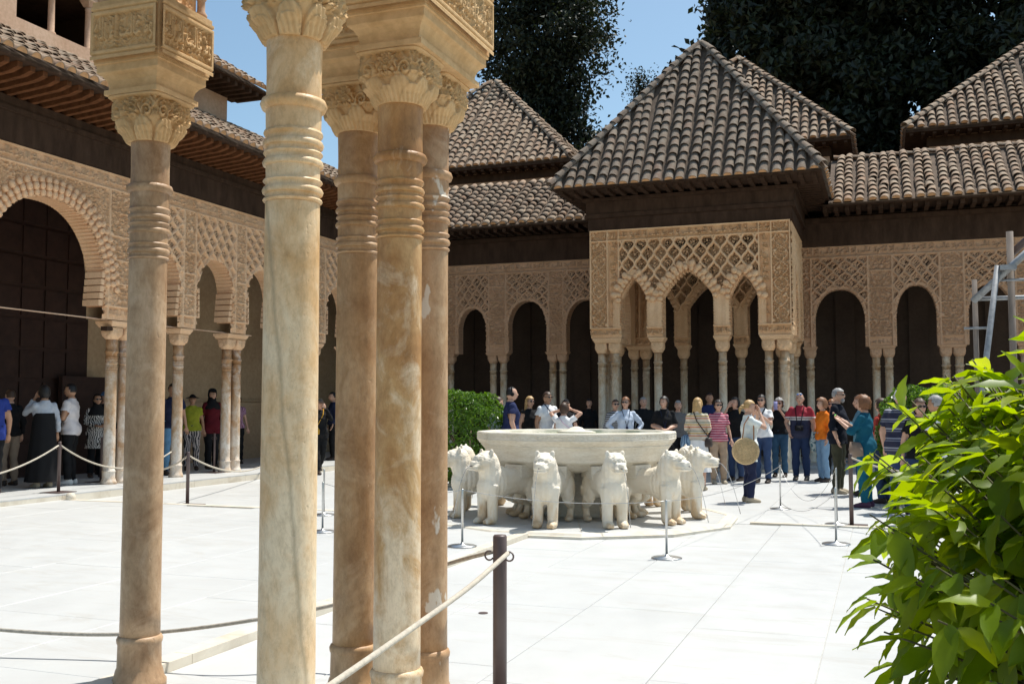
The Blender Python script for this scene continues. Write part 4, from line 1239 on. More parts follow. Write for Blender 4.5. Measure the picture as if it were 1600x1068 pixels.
def lion_mat():
    m, nt, b = newmat('lion_marble')
    co = coords(nt)
    c = ramp(nt, noise(nt, co, 3.2, 7, .65), [(.3, (.68, .58, .43)), (.55, (.78, .71, .59)), (.8, (.80, .75, .65))])
    z = N(nt, 'SeparateXYZ', 'Z', Vector=N(nt, 'TexCoord', 'Object'))
    st = noise(nt, N(nt, 'Mapping', Vector=co, Scale=(1, 1, .3)), 7, 6, .6)
    low = N(nt, 'MapRange', Value=z, From_Min=.55, From_Max=.0, To_Min=-.25, To_Max=.12)      # rust left by splashing water on legs
    f = ramp(nt, N(nt, 'Math', _set={'operation': 'ADD'}, i0=st, i1=low), [(.46, (0, 0, 0)), (.66, (.85, .85, .85))])
    c = mix(nt, f, c, (.58, .38, .19))
    nt.links.new(c, b.inputs['Base Color']); b.inputs['Roughness'].default_value = .62
    bump(nt, b, N(nt, 'Math', _set={'operation': 'ADD'}, i0=noise(nt, co, 40, 4), i1=N(nt, 'TexVoronoi', 'Distance', Vector=co, Scale=38.0)), .22, .006)
    return m
M['lion'] = lion_mat()
m, nt, b = newmat('running_water'); b.inputs['Base Color'].default_value = (.95, .97, 1, 1); b.inputs['Roughness'].default_value = .05
b.inputs['Transmission Weight'].default_value = .85; b.inputs['IOR'].default_value = 1.33; M['jet'] = m
LIONS = [lion_body(q) for q in range(4)]
jet = MB(); jet.tube([(0, .672 + .30 * t, .748 + .05 * t - .75 * t * t) for t in np.linspace(0, .98, 14)], [.0045] * 14, 6)
JET = jet.mesh('water_jet', M['jet'], True)
nz = MB().tube([(0, .655, .746), (0, .69, .750)], .007, 8).mesh('nozzle', M['brown_post'], True)
for k in range(12):
    a = PH + k * PI / 6
    mw = Matrix.Translation((FX + 1.21 * math.cos(a), FY + 1.21 * math.sin(a), .058)) @ Matrix.Rotation(a - PI / 2, 4, 'Z') @ Matrix.Scale(.95, 4)
    t = bpy.data.objects.new('marble_lion', None); COL.objects.link(t); setp(t, None, mw)
    tag(t, 'white marble lion standing outward in the ring beneath the fountain basin', 'lion statue', 'twelve lions of the fountain')
    put('lion_body', LIONS[(k * 3 + k // 4) % 4], t, mw); put('nozzle', nz, t, mw); put('water_jet', JET, t, mw)

# ---------------------------------------------------------------- foliage
def leaf_quads(C, Nrm, size, fold=.25, rs=None, aspect=2.2, droop=0.0):
    """one pointed, folded leaf (two quads) per centre"""
    rs = rs or rng; n = len(C)
    d = rs.normal(size=(n, 3)); d[:, 2] -= droop
    d -= Nrm * (d * Nrm).sum(1)[:, None]; d /= np.linalg.norm(d, axis=1)[:, None] + 1e-9
    s = np.cross(Nrm, d)
    L = size * rs.uniform(.7, 1.3, n)[:, None]; w = L / aspect
    base = C - d * L * .5; tip = C + d * L * .5 - Nrm * L * .12
    l = C - d * L * .06 + s * w * .5 + Nrm * w * fold; r = C - d * L * .06 - s * w * .5 + Nrm * w * fold
    V = np.stack([base, r, tip, l], 1).reshape(-1, 3)
    i = np.arange(n)[:, None] * 4
    F = np.concatenate([i + np.array([[0, 1, 2]]), i + np.array([[0, 2, 3]])], 1).reshape(-1, 3)
    return V, F

M['cedar'] = leaf_mat('dark_cedar_foliage', [(.010, .015, .007), (.018, .026, .010), (.034, .046, .015)], .6, .12, (1.2, 1.4, .5))
M['bark'] = simple('rough_bark', (.09, .065, .045), .9, .4, 9, bmp=.6, bdist=.03)
M['shrub'] = leaf_mat('glossy_citrus_leaves', [(.07, .15, .012), (.10, .20, .016), (.055, .11, .010), (.14, .24, .02)], .34, .40, (1.5, 1.6, .4))
M['bushleaf'] = leaf_mat('fresh_orange_tree_leaves', [(.13, .21, .006), (.20, .28, .008), (.09, .16, .006), (.26, .32, .010)], .42, .56, (2.4, 2.2, .18))
M['stem'] = simple('green_brown_stem', (.10, .09, .04), .7, .3, 20)

def conifer(name, label, base, height, radius, z_low, nclump, seed, lean=(0, 0), shape='cedar', per=120, leaf=.20):
    r = np.random.default_rng(seed)
    t = thing(name, label, 'tree', base, 'tall trees behind the palace')
    bx, by, bz = base
    tp = [(bx + lean[0] * q, by + lean[1] * q, bz + height * q) for q in np.linspace(0, .97, 9)]
    mb = MB(); mb.tube(tp, [max(.04, .38 * (1 - .92 * q)) for q in np.linspace(0, 1, 9)], 9)
    C = []; Nn = []
    limb = mb
    for k in range(nclump):
        q = (k + r.uniform(0, 1)) / nclump
        z = z_low + (height - z_low) * q ** .95
        env = radius * (1 - q) ** .62 * (.75 + .35 * math.sin(q * 19 + seed)) if shape == 'cedar' else radius * math.sin(min(1, (1 - q) * 1.25 + .06) * PI / 2) ** .8
        a = r.uniform(0, 2 * PI); rr = env * r.uniform(.25, 1.0)
        cx, cy = bx + lean[0] * z / height + rr * math.cos(a), by + lean[1] * z / height + rr * math.sin(a)
        cz = bz + z - (.18 * rr if shape == 'cedar' else 0)
        if k % 3 == 0:
            limb.tube([(bx + lean[0] * z / height, by + lean[1] * z / height, bz + z - .2), ((bx + cx) / 2, (by + cy) / 2, bz + z), (cx, cy, cz)], [.09, .06, .02], 5)
        cl = .85 if shape == 'cedar' else .6
        m_ = r.normal(size=(per, 3)) * np.array((cl, cl, cl * (.42 if shape == 'cedar' else .85))) * .62
        if shape == 'cedar': m_[:, 2] -= .55 * np.abs(r.normal(size=per)) * (r.uniform(size=per) < .45)          # hanging sprays
        C.append(m_ + (cx, cy, cz)); nn = r.normal(size=(per, 3)) + (0, 0, .6); Nn.append(nn / np.linalg.norm(nn, axis=1)[:, None])
    mb.build('trunk', M['bark'], t, True)
    V, F = leaf_quads(np.concatenate(C), np.concatenate(Nn), leaf, .2, r, 1.7, .8)
    put('crown', np_mesh('crown', V, F, M['cedar']), t)
    return t
conifer('cedar_tree', 'ragged dark cedar rising behind the hall left of the pavilion roof', (-16.0, 46, 0), 30, 5.6, 6, 480, 3, (1.6, 0), per=170, leaf=.24)
conifer('cypress_tree', 'slim cypress tip showing between the cedar and the pavilion roof', (-11.35, 50, 0), 18.3, 1.3, 5, 70, 5, shape='cypress', leaf=.15)
conifer('cedar_tree', 'dense dark tree directly behind the peak of the pavilion roof', (-3.2, 44, 0), 29, 5.0, 4, 360, 8, (-.3, 0), shape='cypress', per=270, leaf=.36)
conifer('cedar_tree', 'dense dark tree behind the gap between the two right-hand hall roofs', (1.8, 45, 0), 31, 5.6, 4, 360, 12, (.3, 0), shape='cypress', per=270, leaf=.36)
conifer('cedar_tree', 'dense dark tree behind the rightmost hall roof', (7.6, 44, 0), 30, 5.6, 4, 330, 15, shape='cypress', per=270, leaf=.36)

def shrub(label, c, rx, ry, rz, n, seed, leaf=.075):
    r = np.random.default_rng(seed)
    t = thing('clipped_shrub', label, 'shrub', (c[0], c[1], 0), 'clipped citrus shrubs in the court')
    mb = MB()
    for k in range(7):
        a = k * 2 * PI / 7
        mb.tube([(c[0] + .05 * math.cos(a), c[1] + .05 * math.sin(a), -.02), (c[0] + .12 * math.cos(a), c[1] + .12 * math.sin(a), .5), (c[0] + rx * .7 * math.cos(a), c[1] + ry * .7 * math.sin(a), c[2] + .1)], [.035, .028, .012], 6)
    mb.build('trunk', M['bark'], t, True)
    d = r.normal(size=(n, 3)); d /= np.linalg.norm(d, axis=1)[:, None]
    lump = 1 + .07 * np.sin(d[:, 0] * 7 + seed) * np.sin(d[:, 1] * 6 + 1) + .05 * np.sin(d[:, 2] * 11 + d[:, 0] * 5)
    rad = r.uniform(.78, 1.03, n) ** .5 * lump
    sg = np.sign(d) * np.abs(d) ** .8
    P = sg * rad[:, None] * (rx, ry, rz) + c
    nn = d + r.normal(size=(n, 3)) * .55 + (0, 0, .35); nn /= np.linalg.norm(nn, axis=1)[:, None]
    ok = P[:, 2] > .06
    V, F = leaf_quads(P[ok], nn[ok], leaf, .22, r, 2.0, .7)
    put('crown', np_mesh('crown', V, F, M['shrub']), t)
shrub('rounded bright green clipped shrub behind the fountain basin beside the man in navy', (-7.35, 17.6, .93), .80, .75, .86, 9000, 4)
shrub('rounded bright green clipped shrub behind the man in the striped polo', (.62, 16.6, 1.0), .72, .7, .80, 8000, 6)
# ---------------------------------------------------------------- people
FAB = {}
def cloth(col, rough=.85):
    key = tuple(col)
    if key not in FAB: FAB[key] = simple('woven_cloth', col, rough, .14, 9, .15, bmp=.35, bscale=22, bdist=.012)
    return FAB[key]
def striped(name, cols, period, axis='Z', lo=None, hi=None):
    """horizontal bands of the listed colours"""
    m, nt, b = newmat(name)
    z = N(nt, 'SeparateXYZ', axis, Vector=N(nt, 'TexCoord', 'Object'))
    if lo is None: f = N(nt, 'Math', _set={'operation': 'FRACT'}, i0=N(nt, 'Math', _set={'operation': 'DIVIDE'}, i0=z, i1=period))
    else: f = N(nt, 'MapRange', Value=z, From_Min=lo, From_Max=hi)
    st = []; e = None
    for i, (p, c) in enumerate(cols):
        st.append((p, c))
    n = nt.nodes.new('ShaderNodeValToRGB'); n.color_ramp.interpolation = 'CONSTANT'
    el = n.color_ramp.elements
    while len(el) > 1: el.remove(el[-1])
    for i, (p, c) in enumerate(st):
        x = el[0] if i == 0 else el.new(p); x.position = p; x.color = (*c, 1)
    nt.links.new(f, n.inputs[0]); nt.links.new(n.outputs[0], b.inputs['Base Color']); b.inputs['Roughness'].default_value = .85
    bump(nt, b, noise(nt, coords(nt), 24, 4), .35, .012)
    return m
def zebra(name, a, b_, scale=9):
    m, nt, b = newmat(name)
    w = N(nt, 'TexWave', 'Fac', Vector=coords(nt), Scale=scale, Distortion=9.0, Detail=2.0)
    nt.links.new(ramp(nt, w, [(.45, a), (.55, b_)]), b.inputs['Base Color']); b.inputs['Roughness'].default_value = .85
    return m
SKIN = {k: simple('skin', c, .5, .08, 12, .4, bmp=.05) for k, c in dict(light=(.56, .33, .23), tan=(.42, .23, .14), dark=(.20, .10, .06)).items()}
DARK = simple('eye_dark', (.02, .015, .012), .3, 0, 5, bmp=0)
LIP = simple('lip', (.40, .14, .11), .5, .1, 5, bmp=0)
GLASS = simple('sunglass_lens', (.012, .010, .012), .12, 0, 5, .6, bmp=0)
HAIR = {k: simple('hair_' + k, c, .5, .35, 60, .4, bmp=.5, bscale=90) for k, c in dict(black=(.012, .010, .010), brown=(.06, .032, .018), auburn=(.20, .085, .035), blond=(.46, .29, .12), grey=(.30, .29, .28), white=(.55, .54, .52)).items()}
JEAN = cloth((.035, .06, .13)); JEAN_L = cloth((.16, .26, .38)); NAVY = cloth((.018, .022, .05)); BLACK = cloth((.012, .012, .013)); WHITE = cloth((.74, .74, .74)); LEATHER = simple('shoe_leather', (.05, .035, .028), .5, .2, 10)
SNEAK = cloth((.42, .36, .27)); WSNEAK = cloth((.72, .72, .70))

ARMS = dict(down=((.235, -.03, 1.12), (.255, .05, .885)), back=((.24, -.10, 1.13), (.23, -.05, .88)), hips=((.37, -.09, 1.14), (.20, .05, 1.0)), clasp=((.235, -.01, 1.12), (.045, .23, 1.06)),
            cross=((.23, .05, 1.12), (-.06, .20, 1.14)), phone=((.225, .17, 1.21), (.075, .36, 1.45)), phone_mid=((.22, .12, 1.15), (.07, .36, 1.32)), face=((.23, .21, 1.24), (.075, .17, 1.50)),
            up=((.34, .10, 1.50), (.09, .17, 1.58)), strap=((.25, -.02, 1.13), (.12, .17, 1.25)), pocket=((.27, -.06, 1.13), (.20, .05, .93)), out=((.26, .06, 1.15), (.19, .30, 1.02)), walk_f=((.225, .06, 1.13), (.22, .24, .95)), walk_b=((.235, -.13, 1.14), (.25, -.17, .90)))

def seg_d(P, a, b):
    a, b = np.array(a), np.array(b); ab = b - a
    t = np.clip(((P - a) @ ab) / (ab @ ab), 0, 1)
    return np.linalg.norm(P - (a + t[:, None] * ab), axis=1), t

def ell(cx, cy, z, w, d, n=18, p=2.3):
    out = []
    for k in range(n):
        c, s = math.cos(2 * PI * k / n), math.sin(2 * PI * k / n)
        r = 1 / (abs(c) ** p + abs(s) ** p) ** (1 / p)
        out.append((cx + w * r * c, cy + d * r * s, z))
    return out

def sub_mesh(name, V, F, mask, off, nrm, mat, seed=0, amp=.006):
    keep = [f for f in F if all(mask[i] for i in f)]
    if not keep: return None
    used = sorted({i for f in keep for i in f}); mp = {j: i for i, j in enumerate(used)}
    P = V[used]; n = nrm[used]
    o = off[used] if isinstance(off, np.ndarray) else np.full(len(used), off)
    ph = seed * 1.7
    wr = np.sin(P[:, 2] * 38 + 9 * P[:, 0] + ph) * np.sin(P[:, 0] * 31 + P[:, 1] * 27 + ph) + .7 * np.sin(P[:, 2] * 17 + P[:, 1] * 33 + 2 * ph)
    P = P + n * (o + amp * wr)[:, None]
    return np_mesh(name, P, [tuple(mp[i] for i in f) for f in keep], mat, True)

PEOPLE = []
def person(label, x, y, face, h=1.66, z0=0.0, sex='f', fat=1.0, arms=('down', 'down'), top=None, sleeve=.55, hem=.88, bottom=None, cuff=.07, skirt=None, shoes=None, hair=('bob', 'brown'), skin='light',
           glasses=False, stance='stand', turn=0.0, nod=0.0, voxel=.020, lean=0.0, group=None, extra=None):
    S = h / 1.70
    mb = MB()
    fm = sex == 'f'
    sw = .158 if fm else .178
    tors = [(.84, .10, .08, -.005), (.89, .165 if fm else .155, .115, -.012), (.97, .168 if fm else .156, .115, -.012), (1.06, .130 if fm else .146, .098, 0), (1.15, .132 if fm else .152, .102, .004),
            (1.24, .150 if fm else .170, .118 if fm else .115, .012), (1.33, .148 if fm else .168, .098, 0), (1.39, .112 if fm else .128, .074, -.008), (1.435, .062, .058, -.012), (1.50, .050, .055, -.004)]
    lz = lambda z: lean * max(0, z - .9)
    fz = lambda z: 1 + (fat - 1) * (1 - .85 * float(sstep(1.12, 1.36, z)))
    mb.loft([ell(0, yo + lz(z), z, w * fz(z), d * fz(z) ** 1.4) for z, w, d, yo in tors])
    bones = []
    hands = []
    for s, pose in ((1, arms[0]), (-1, arms[1])):
        e, w = ARMS[pose]
        kx = sw / .178
        sh = (s * sw * .96, lz(1.38), 1.362); el = (s * e[0] * (.94 if fm else 1) * (1 + .25 * (fat - 1)), e[1] + lz(e[2]), e[2]); wr = (s * w[0], w[1] + lz(w[2]), w[2])
        a1 = .046 * (fat ** .6) * (.92 if fm else 1.06)
        mb.tube([sh, [(a + b) / 2 for a, b in zip(sh, el)], el], [a1 * 1.12, a1, a1 * .84], 10); mb.ball(sh, a1 * 1.15, 10, 6); mb.ball(el, a1 * .84, 8, 6)
        mb.tube([el, [a * .6 + b * .4 for a, b in zip(el, wr)], wr], [a1 * .84, a1 * .80, a1 * .56], 10)
        bones.append(('ua', sh, el, a1)); bones.append(('fa', el, wr, a1 * .75)); hands.append((s, el, wr))
    spread = .10
    for s in (1, -1):
        hp = (s * .088, -.005, .89)
        if stance == 'walk': kn, an = (s * .085, .10 if s > 0 else -.03, .49), (s * .075, .20 if s > 0 else -.27, .09 if s > 0 else .15)
        elif stance == 'step': kn, an = (s * .10, .06 if s > 0 else 0, .48), (s * .13, .10 if s > 0 else -.06, .085)
        else: kn, an = (s * .096, .018, .48), (s * (spread + .005), -.02, .085)
        lf = fat ** .7 * (1.03 if fm else 1.0)
        mb.tube([hp, [(a + b) / 2 for a, b in zip(hp, kn)], kn], [.092 * lf, .078 * lf, .058 * lf], 12)
        mb.tube([kn, [a * .65 + b * .35 for a, b in zip(kn, an)], an], [.057 * lf, .056 * lf, .038], 12)
        ft_ = an[2] - .085
        mb.loft([ell(an[0], an[1] + q, ft_ + zc, w_, .001, 10) if False else [(an[0] + w_ * math.cos(2 * PI * k / 10), an[1] + q, max(ft_ + .004, ft_ + zc + hh * math.sin(2 * PI * k / 10))) for k in range(10)]
                 for q, w_, hh, zc in ((-.075, .018, .02, .035), (-.06, .034, .045, .045), (0, .038, .055, .05), (.07, .044, .034, .035), (.14, .042, .024, .026), (.175, .022, .015, .02))])
        bones.append(('th', hp, kn, .08)); bones.append(('sh', kn, an, .05)); bones.append(('ft', (an[0], an[1] - .05, ft_ + .03), (an[0], an[1] + .16, ft_ + .025), .045))
    me = fuse(mb, voxel, 3, .5)
    V = getv(me); F = getf(me); nn = np.empty(len(V) * 3, np.float32); me.vertices.foreach_get('normal', nn); nn = nn.reshape(-1, 3).astype(float)
    bpy.data.meshes.remove(me)
    # which limb every point belongs to
    best = np.full(len(V), 9.0); part = np.full(len(V), 'to', dtype='<U2'); par = np.zeros(len(V))
    yo = np.array([lz(z) for z in V[:, 2]])
    torso_d = np.where((V[:, 2] > .86) & (V[:, 2] < 1.50), np.hypot(V[:, 0] / (.15 * fat), (V[:, 1] - yo) / (.105 * fat)), 9.0)
    best = np.minimum(best, torso_d)
    for nm, a, b, r in bones:
        d, t = seg_d(V, a, b); d = d / (r * 1.05)
        q = d < best
        best = np.where(q, d, best); part = np.where(q, nm, part); par = np.where(q, t + (1 if nm == 'fa' else 0), par)
    z = V[:, 2]
    arm = (part == 'ua') | (part == 'fa')
    # head, finer than the body and of one piece with the neck
    hb = MB(); hb.ball((0, 0, 0), (.074, .094, .112), 24, 16)
    hv = np.array(hb.v); hf = hb.f
    zz = hv[:, 2] / .112; yy = hv[:, 1] / .094
    hv[:, 0] *= 1 - .22 * sstep(-.1, -1.0, zz)
    hv[:, 1] += np.where(yy > 0, .010 * sstep(-.3, -.9, zz), .012 * sstep(.0, .8, zz) * -1)
    fr = (yy > .55)
    hv[:, 1] += np.where(fr, .024 * np.exp(-((hv[:, 0] / .013) ** 2 + ((zz + .12) / .16) ** 2)), 0)
    hv[:, 1] += np.where(fr, -.008 * np.exp(-(((np.abs(hv[:, 0]) - .032) / .014) ** 2 + ((zz - .10) / .10) ** 2)), 0)
    hv[:, 1] += np.where(fr, .006 * np.exp(-((hv[:, 0] / .022) ** 2 + ((zz + .48) / .07) ** 2)), 0)
    ext = MB()
    for s in (1, -1):
        ext.ball((s * .074, -.005, -.005), (.010, .020, .030), 8, 6)
    ev = MB()
    for s in (1, -1): ev.ball((s * .030, .082, .012), (.011, .006, .007), 8, 5)
    lp = MB(); lp.ball((0, .090, -.054), (.020, .008, .008), 8, 5)
    Rh = Matrix.Rotation(R(turn), 4, 'Z') @ Matrix.Rotation(R(-nod), 4, 'X')
    HC = Vector((0, .018 + lz(1.585), 1.585)); HM = Matrix.Translation(HC) @ Rh
    def hx(arr): return (np.array(HM)[:3, :3] @ np.asarray(arr, float).T).T + np.array(HC)
    parts = [(V, F, 0), (hx(hv), hf, 0), (hx(ext.v), ext.f, 0), (hx(ev.v), ev.f, 1), (hx(lp.v), lp.f, 2)]
    # hands: palm, four fingers of unequal length and a thumb from the side of the palm
    for s, el, wr in hands:
        d = (Vector(wr) - Vector(el)).normalized(); side = Vector((s, 0, 0)) - d * d.x * s
        side = side.normalized() if side.length > .2 else Vector((0, 1, 0))
        nrm = d.cross(side).normalized(); wv = Vector(wr)
        hm = MB()
        hm.loft([[tuple(wv + d * q + side * (w_ * math.cos(2 * PI * k / 10)) + nrm * (t_ * math.sin(2 * PI * k / 10))) for k in range(10)] for q, w_, t_ in ((-.02, .022, .020), (.01, .027, .018), (.05, .038, .016), (.085, .040, .013), (.092, .03, .009))])
        curl = nrm * (-1 if s > 0 else 1) * (.5)
        for j, (o, L) in enumerate(((-.028, .068), (-.0095, .078), (.0095, .073), (.027, .058))):
            b0 = wv + d * .082 + side * o
            p1 = b0 + d * L * .45 + curl * .008; p2 = b0 + d * L * .75 + curl * .032; p3 = b0 + d * L * .86 + curl * .055
            hm.tube([b0, p1, p2, p3], [.0092, .0088, .008, .0062], 6)
        b0 = wv + d * .025 - side * .026; hm.tube([b0, b0 - side * .026 + d * .026 + curl * .01, b0 - side * .034 + d * .055 + curl * .03], [.012, .0098, .0075], 6)
        parts.append((np.array([tuple(p) for p in hm.v]), hm.f, 0))
    AV = []; AF = []; AM = []; k = 0
    for v_, f_, mi in parts:
        AV.append(v_); AF += [tuple(i + k for i in f) for f in f_]; AM += [mi] * len(f_); k += len(v_)
    bm_ = np_mesh('body', np.concatenate(AV), AF, [SKIN[skin], DARK, LIP], True); bm_.polygons.foreach_set('material_index', AM)
    mw = Matrix.Translation((x, y, z0)) @ Matrix.Rotation(R(-face), 4, 'Z') @ Matrix.Scale(S, 4)
    t = bpy.data.objects.new('person', None); COL.objects.link(t); setp(t, None, mw); tag(t, label, 'person', group or 'visitors in the court')
    put('body', bm_, t, mw)
    sd = len(PEOPLE); PEOPLE.append(t)
    if bottom:
        leg = ((part == 'th') | (part == 'sh') | ((part == 'to') & (z < 1.02))) & (z > cuff)
        off = .010 + .012 * sstep(.55, .1, z)
        m_ = sub_mesh('trousers', V, F, leg, off, nn, bottom, sd); m_ and put('trousers', m_, t, mw)
    if shoes:
        m_ = sub_mesh('shoes', V, F, (part == 'ft') | ((part == 'sh') & (z < .10)), .010, nn, shoes, sd, .001); m_ and put('shoes', m_, t, mw)
    if top:
        tp = ((part == 'to') & (z > hem) & (z < 1.455)) | (arm & (par < sleeve)) | ((part == 'th') & (z > hem))
        off = .014 + .016 * sstep(1.1, .9, z) * (~arm) + .012 * sstep(sleeve - .5, sleeve, par) * arm
        m_ = sub_mesh('top', V, F, tp, off, nn, top, sd + 5, .008); m_ and put('top', m_, t, mw)
    if skirt:
        mt, z1, zt_, fl = skirt
        rings = []
        for q in np.linspace(0, 1, 12):
            zq = zt_ + (z1 - zt_) * q; n_ = 40
            w_ = (.16 * fat if zt_ < 1.2 else .15 * fat) + (.03 + fl) * q; d_ = .125 * fat + (.03 + fl) * q
            rings.append([(w_ * (1 + .05 * q * math.sin(9 * a + sd)) * math.cos(a), lz(zq) + d_ * (1 + .05 * q * math.sin(9 * a + sd)) * math.sin(a), zq) for a in np.linspace(0, 2 * PI, n_, endpoint=False)])
        put('skirt', MB().loft(rings, cap=False).mesh('skirt', mt, True), t, mw)
    # hair
    style, hc = hair
    hmat = HAIR.get(hc) if isinstance(hc, str) else hc
    u = hv / (.074, .094, .112)
    lowz = {'short': -.35, 'bob': -.75, 'long': -.75, 'pony': -.35, 'curly': -.7, 'thin': -.2, 'hijab': -1.2, 'cap': .12, 'hat': .2}[style]
    facez = .52 if style not in ('hijab',) else .62
    halfw = .62 if style != 'hijab' else .60
    if style == 'thin': facez = .75
    isface = (u[:, 1] > (.10 if style in ('short', 'thin', 'pony', 'cap') else .25)) & (u[:, 2] < facez)
    if style in ('bob', 'long', 'curly', 'hijab'): isface &= (np.abs(u[:, 0]) < .93)
    if style in ('short', 'thin', 'pony'): isface |= (np.abs(u[:, 0]) > .7) & (u[:, 2] < .05) & (u[:, 1] > -.25)
    mask = (~isface) & (u[:, 2] > lowz)
    th = dict(short=.012, bob=.020, long=.018, pony=.012, curly=.036, thin=.005, hijab=.018, cap=.010, hat=.012)[style]
    hn = u / np.linalg.norm(u, axis=1)[:, None]
    wav = .004 * np.sin(hv[:, 0] * 120) * np.sin(hv[:, 2] * 90 + hv[:, 1] * 70) * (2.6 if style == 'curly' else 1)
    hairV = hv + hn * (th + wav)[:, None]
    fcs = [f for f in hf if sum(mask[i] for i in f) >= len(f) - 0]
    nm_ = {'hijab': 'headscarf', 'cap': 'cap', 'hat': 'hat'}.get(style, 'hair')
    if fcs:
        ho = put(nm_, np_mesh(nm_, hx(hairV), fcs, hmat, True), t, mw)
    ex = MB()
    if style == 'long':
        ex.loft([[tuple(HM @ Vector(p)) for p in ell(0, cy, zq, w_, d_, 16)] for zq, w_, d_, cy in ((.05, .076, .05, -.055), (-.08, .086, .045, -.06), (-.18, .09, .04, -.065), (-.27, .07, .03, -.07), (-.31, .03, .015, -.07))])
    if style == 'pony':
        ex.ball(tuple(HM @ Vector((0, -.115, -.01))), (.035, .04, .04), 10, 6); ex.tube([HM @ Vector(p) for p in ((0, -.12, -.01), (0, -.155, -.05), (0, -.15, -.13))], [.03, .028, .008], 8)
    if style == 'hijab':
        ex.loft([[tuple(Vector((px, py + lz(1.45), pz))) for px, py, pz in ell(0, yo_, zq, w_, d_, 20)] for zq, w_, d_, yo_ in ((1.53, .075, .085, .0), (1.46, .085, .085, 0), (1.41, .14, .105, 0), (1.33, .185, .130, .005), (1.27, .19, .135, .01))], cap=False)
    if style == 'cap':
        ex.loft([[tuple(HM @ Vector(p)) for p in ((-.06, .07, .045), (-.055, .15, .03), (0, .175, .038), (.055, .15, .03), (.06, .07, .045))], [tuple(HM @ Vector(p)) for p in ((-.06, .07, .052), (-.055, .15, .037), (0, .175, .045), (.055, .15, .037), (.06, .07, .052))]])
    if style == 'hat':
        ex.lathe([(.07, .055), (.15, .035), (.152, .04), (.075, .068)], 24, M=HM)
    if ex.v: put(nm_ + '_fall' if style in ('long', 'pony', 'hijab') else 'brim', ex.mesh(nm_, hmat, True), t, mw)
    if glasses:
        gb = MB()
        for s in (1, -1):
            gb.ball(tuple(HM @ Vector((s * .031, .096, .014))), (.026, .008, .019), 10, 6, Rh)
            gb.tube([HM @ Vector((s * .056, .090, .018)), HM @ Vector((s * .079, .0, .016))], .003, 5)
        gb.tube([HM @ Vector((-.012, .100, .018)), HM @ Vector((.012, .100, .018))], .003, 5)
        put('sunglasses', gb.mesh('sunglasses', GLASS, True), t, mw)
    if extra: extra(t, mw, HM)
    return t

def held(name, label, cat, mb, mat, P, group=None, parts=()):
    """a carried thing, modelled in the bearer's own frame and left top-level"""
    mw = W[P]
    t = bpy.data.objects.new(name, None); COL.objects.link(t); setp(t, None, mw); tag(t, label, cat, group)
    put(parts[0] if parts else 'body', mb.mesh(name, mat, True), t, mw)
    return t, mw

def lanyard(t, mw, HM):
    mb = MB(); mb.tube([(-.07, -.02, 1.46), (-.075, .09, 1.40), (-.03, .155, 1.22), (0, .165, 1.10)], .006, 5).tube([(.07, -.02, 1.46), (.075, .09, 1.40), (.03, .155, 1.22), (0, .165, 1.10)], .006, 5); mb.box(-.022, .022, .158, .17, 1.03, 1.11)
    put('lanyard', mb.mesh('lanyard', NAVY), t, mw)
def headset(t, mw, HM):
    mb = MB(); mb.tube([HM @ Vector((.085 * math.cos(a), -.01, .125 * math.sin(a))) for a in np.linspace(0, PI, 12)], .008, 6)
    for s in (1, -1): mb.ball(tuple(HM @ Vector((s * .088, -.008, -.005))), (.018, .032, .036), 10, 6)
    put('headset', mb.mesh('headset', BLACK, True), t, mw)
def crossstrap(mat, s=1, low=.92):
    def f(t, mw, HM):
        mb = MB(); mb.tube([(-s * .05, -.09, 1.44), (-s * .08, .02, 1.47), (-s * .04, .135, 1.34), (s * .08, .15, 1.12), (s * .19, .05, low + .05), (s * .14, -.10, 1.1), (s * .02, -.145, 1.28), (-s * .05, -.09, 1.44)], .010, 6)
        put('bag_strap', mb.mesh('bag_strap', mat), t, mw)
    return f
def fc(x, y, rel): return math.degrees(math.atan2(x, y)) + rel
def P_(label, x, y, rel, **k): return person(label, x, y, fc(x, y, rel), **k)
GL = 'visitors in the left gallery'; GB = 'visitors behind the fountain'; GR = 'visitors right of the fountain'
LX = dict(z0=PZ, group=GL)
# ---- left gallery
P_('man in a royal blue T-shirt seen from behind at the gallery edge', -13.0, 12.0, -15, h=1.76, sex='m', fat=1.12, top=cloth((.025, .045, .22)), hem=.80, bottom=BLACK, shoes=LEATHER, hair=('short', 'black'), skin='tan', **LX)
P_('visitor in khaki trousers and dark top between the blue and the white-shirted visitors', -14.1, 13.4, -30, h=1.64, sex='m', top=BLACK, sleeve=1.9, bottom=cloth((.30, .23, .17)), shoes=LEATHER, hair=('short', 'brown'), **LX)
P_('woman in a pale shirt and long black dress holding up her phone in the gallery', -13.25, 13.3, -25, h=1.70, fat=1.12, arms=('down', 'face'), top=cloth((.42, .45, .50)), sleeve=1.85, hem=1.14, skirt=(BLACK, .10, 1.24, .08), shoes=SNEAK, hair=('bob', 'black'), skin='tan', **LX)
P_('man in a white T-shirt and black trousers turned sideways with folded arms', -13.3, 13.95, -70, h=1.74, sex='m', fat=1.05, arms=('cross', 'cross'), top=cloth((.62, .58, .58)), hem=.84, bottom=BLACK, shoes=WSNEAK, hair=('short', 'black'), skin='tan', **LX)
zb = zebra('zebra_print', (.02, .02, .02), (.55, .53, .50))
P_('woman in a black headscarf and zebra-print tunic in the gallery', -14.1, 15.45, 165, h=1.58, arms=('clasp', 'clasp'), top=zb, sleeve=1.9, hem=.86, skirt=(zb, .60, 1.0, .03), bottom=BLACK, shoes=LEATHER, hair=('hijab', BLACK), skin='tan', glasses=True, **LX)
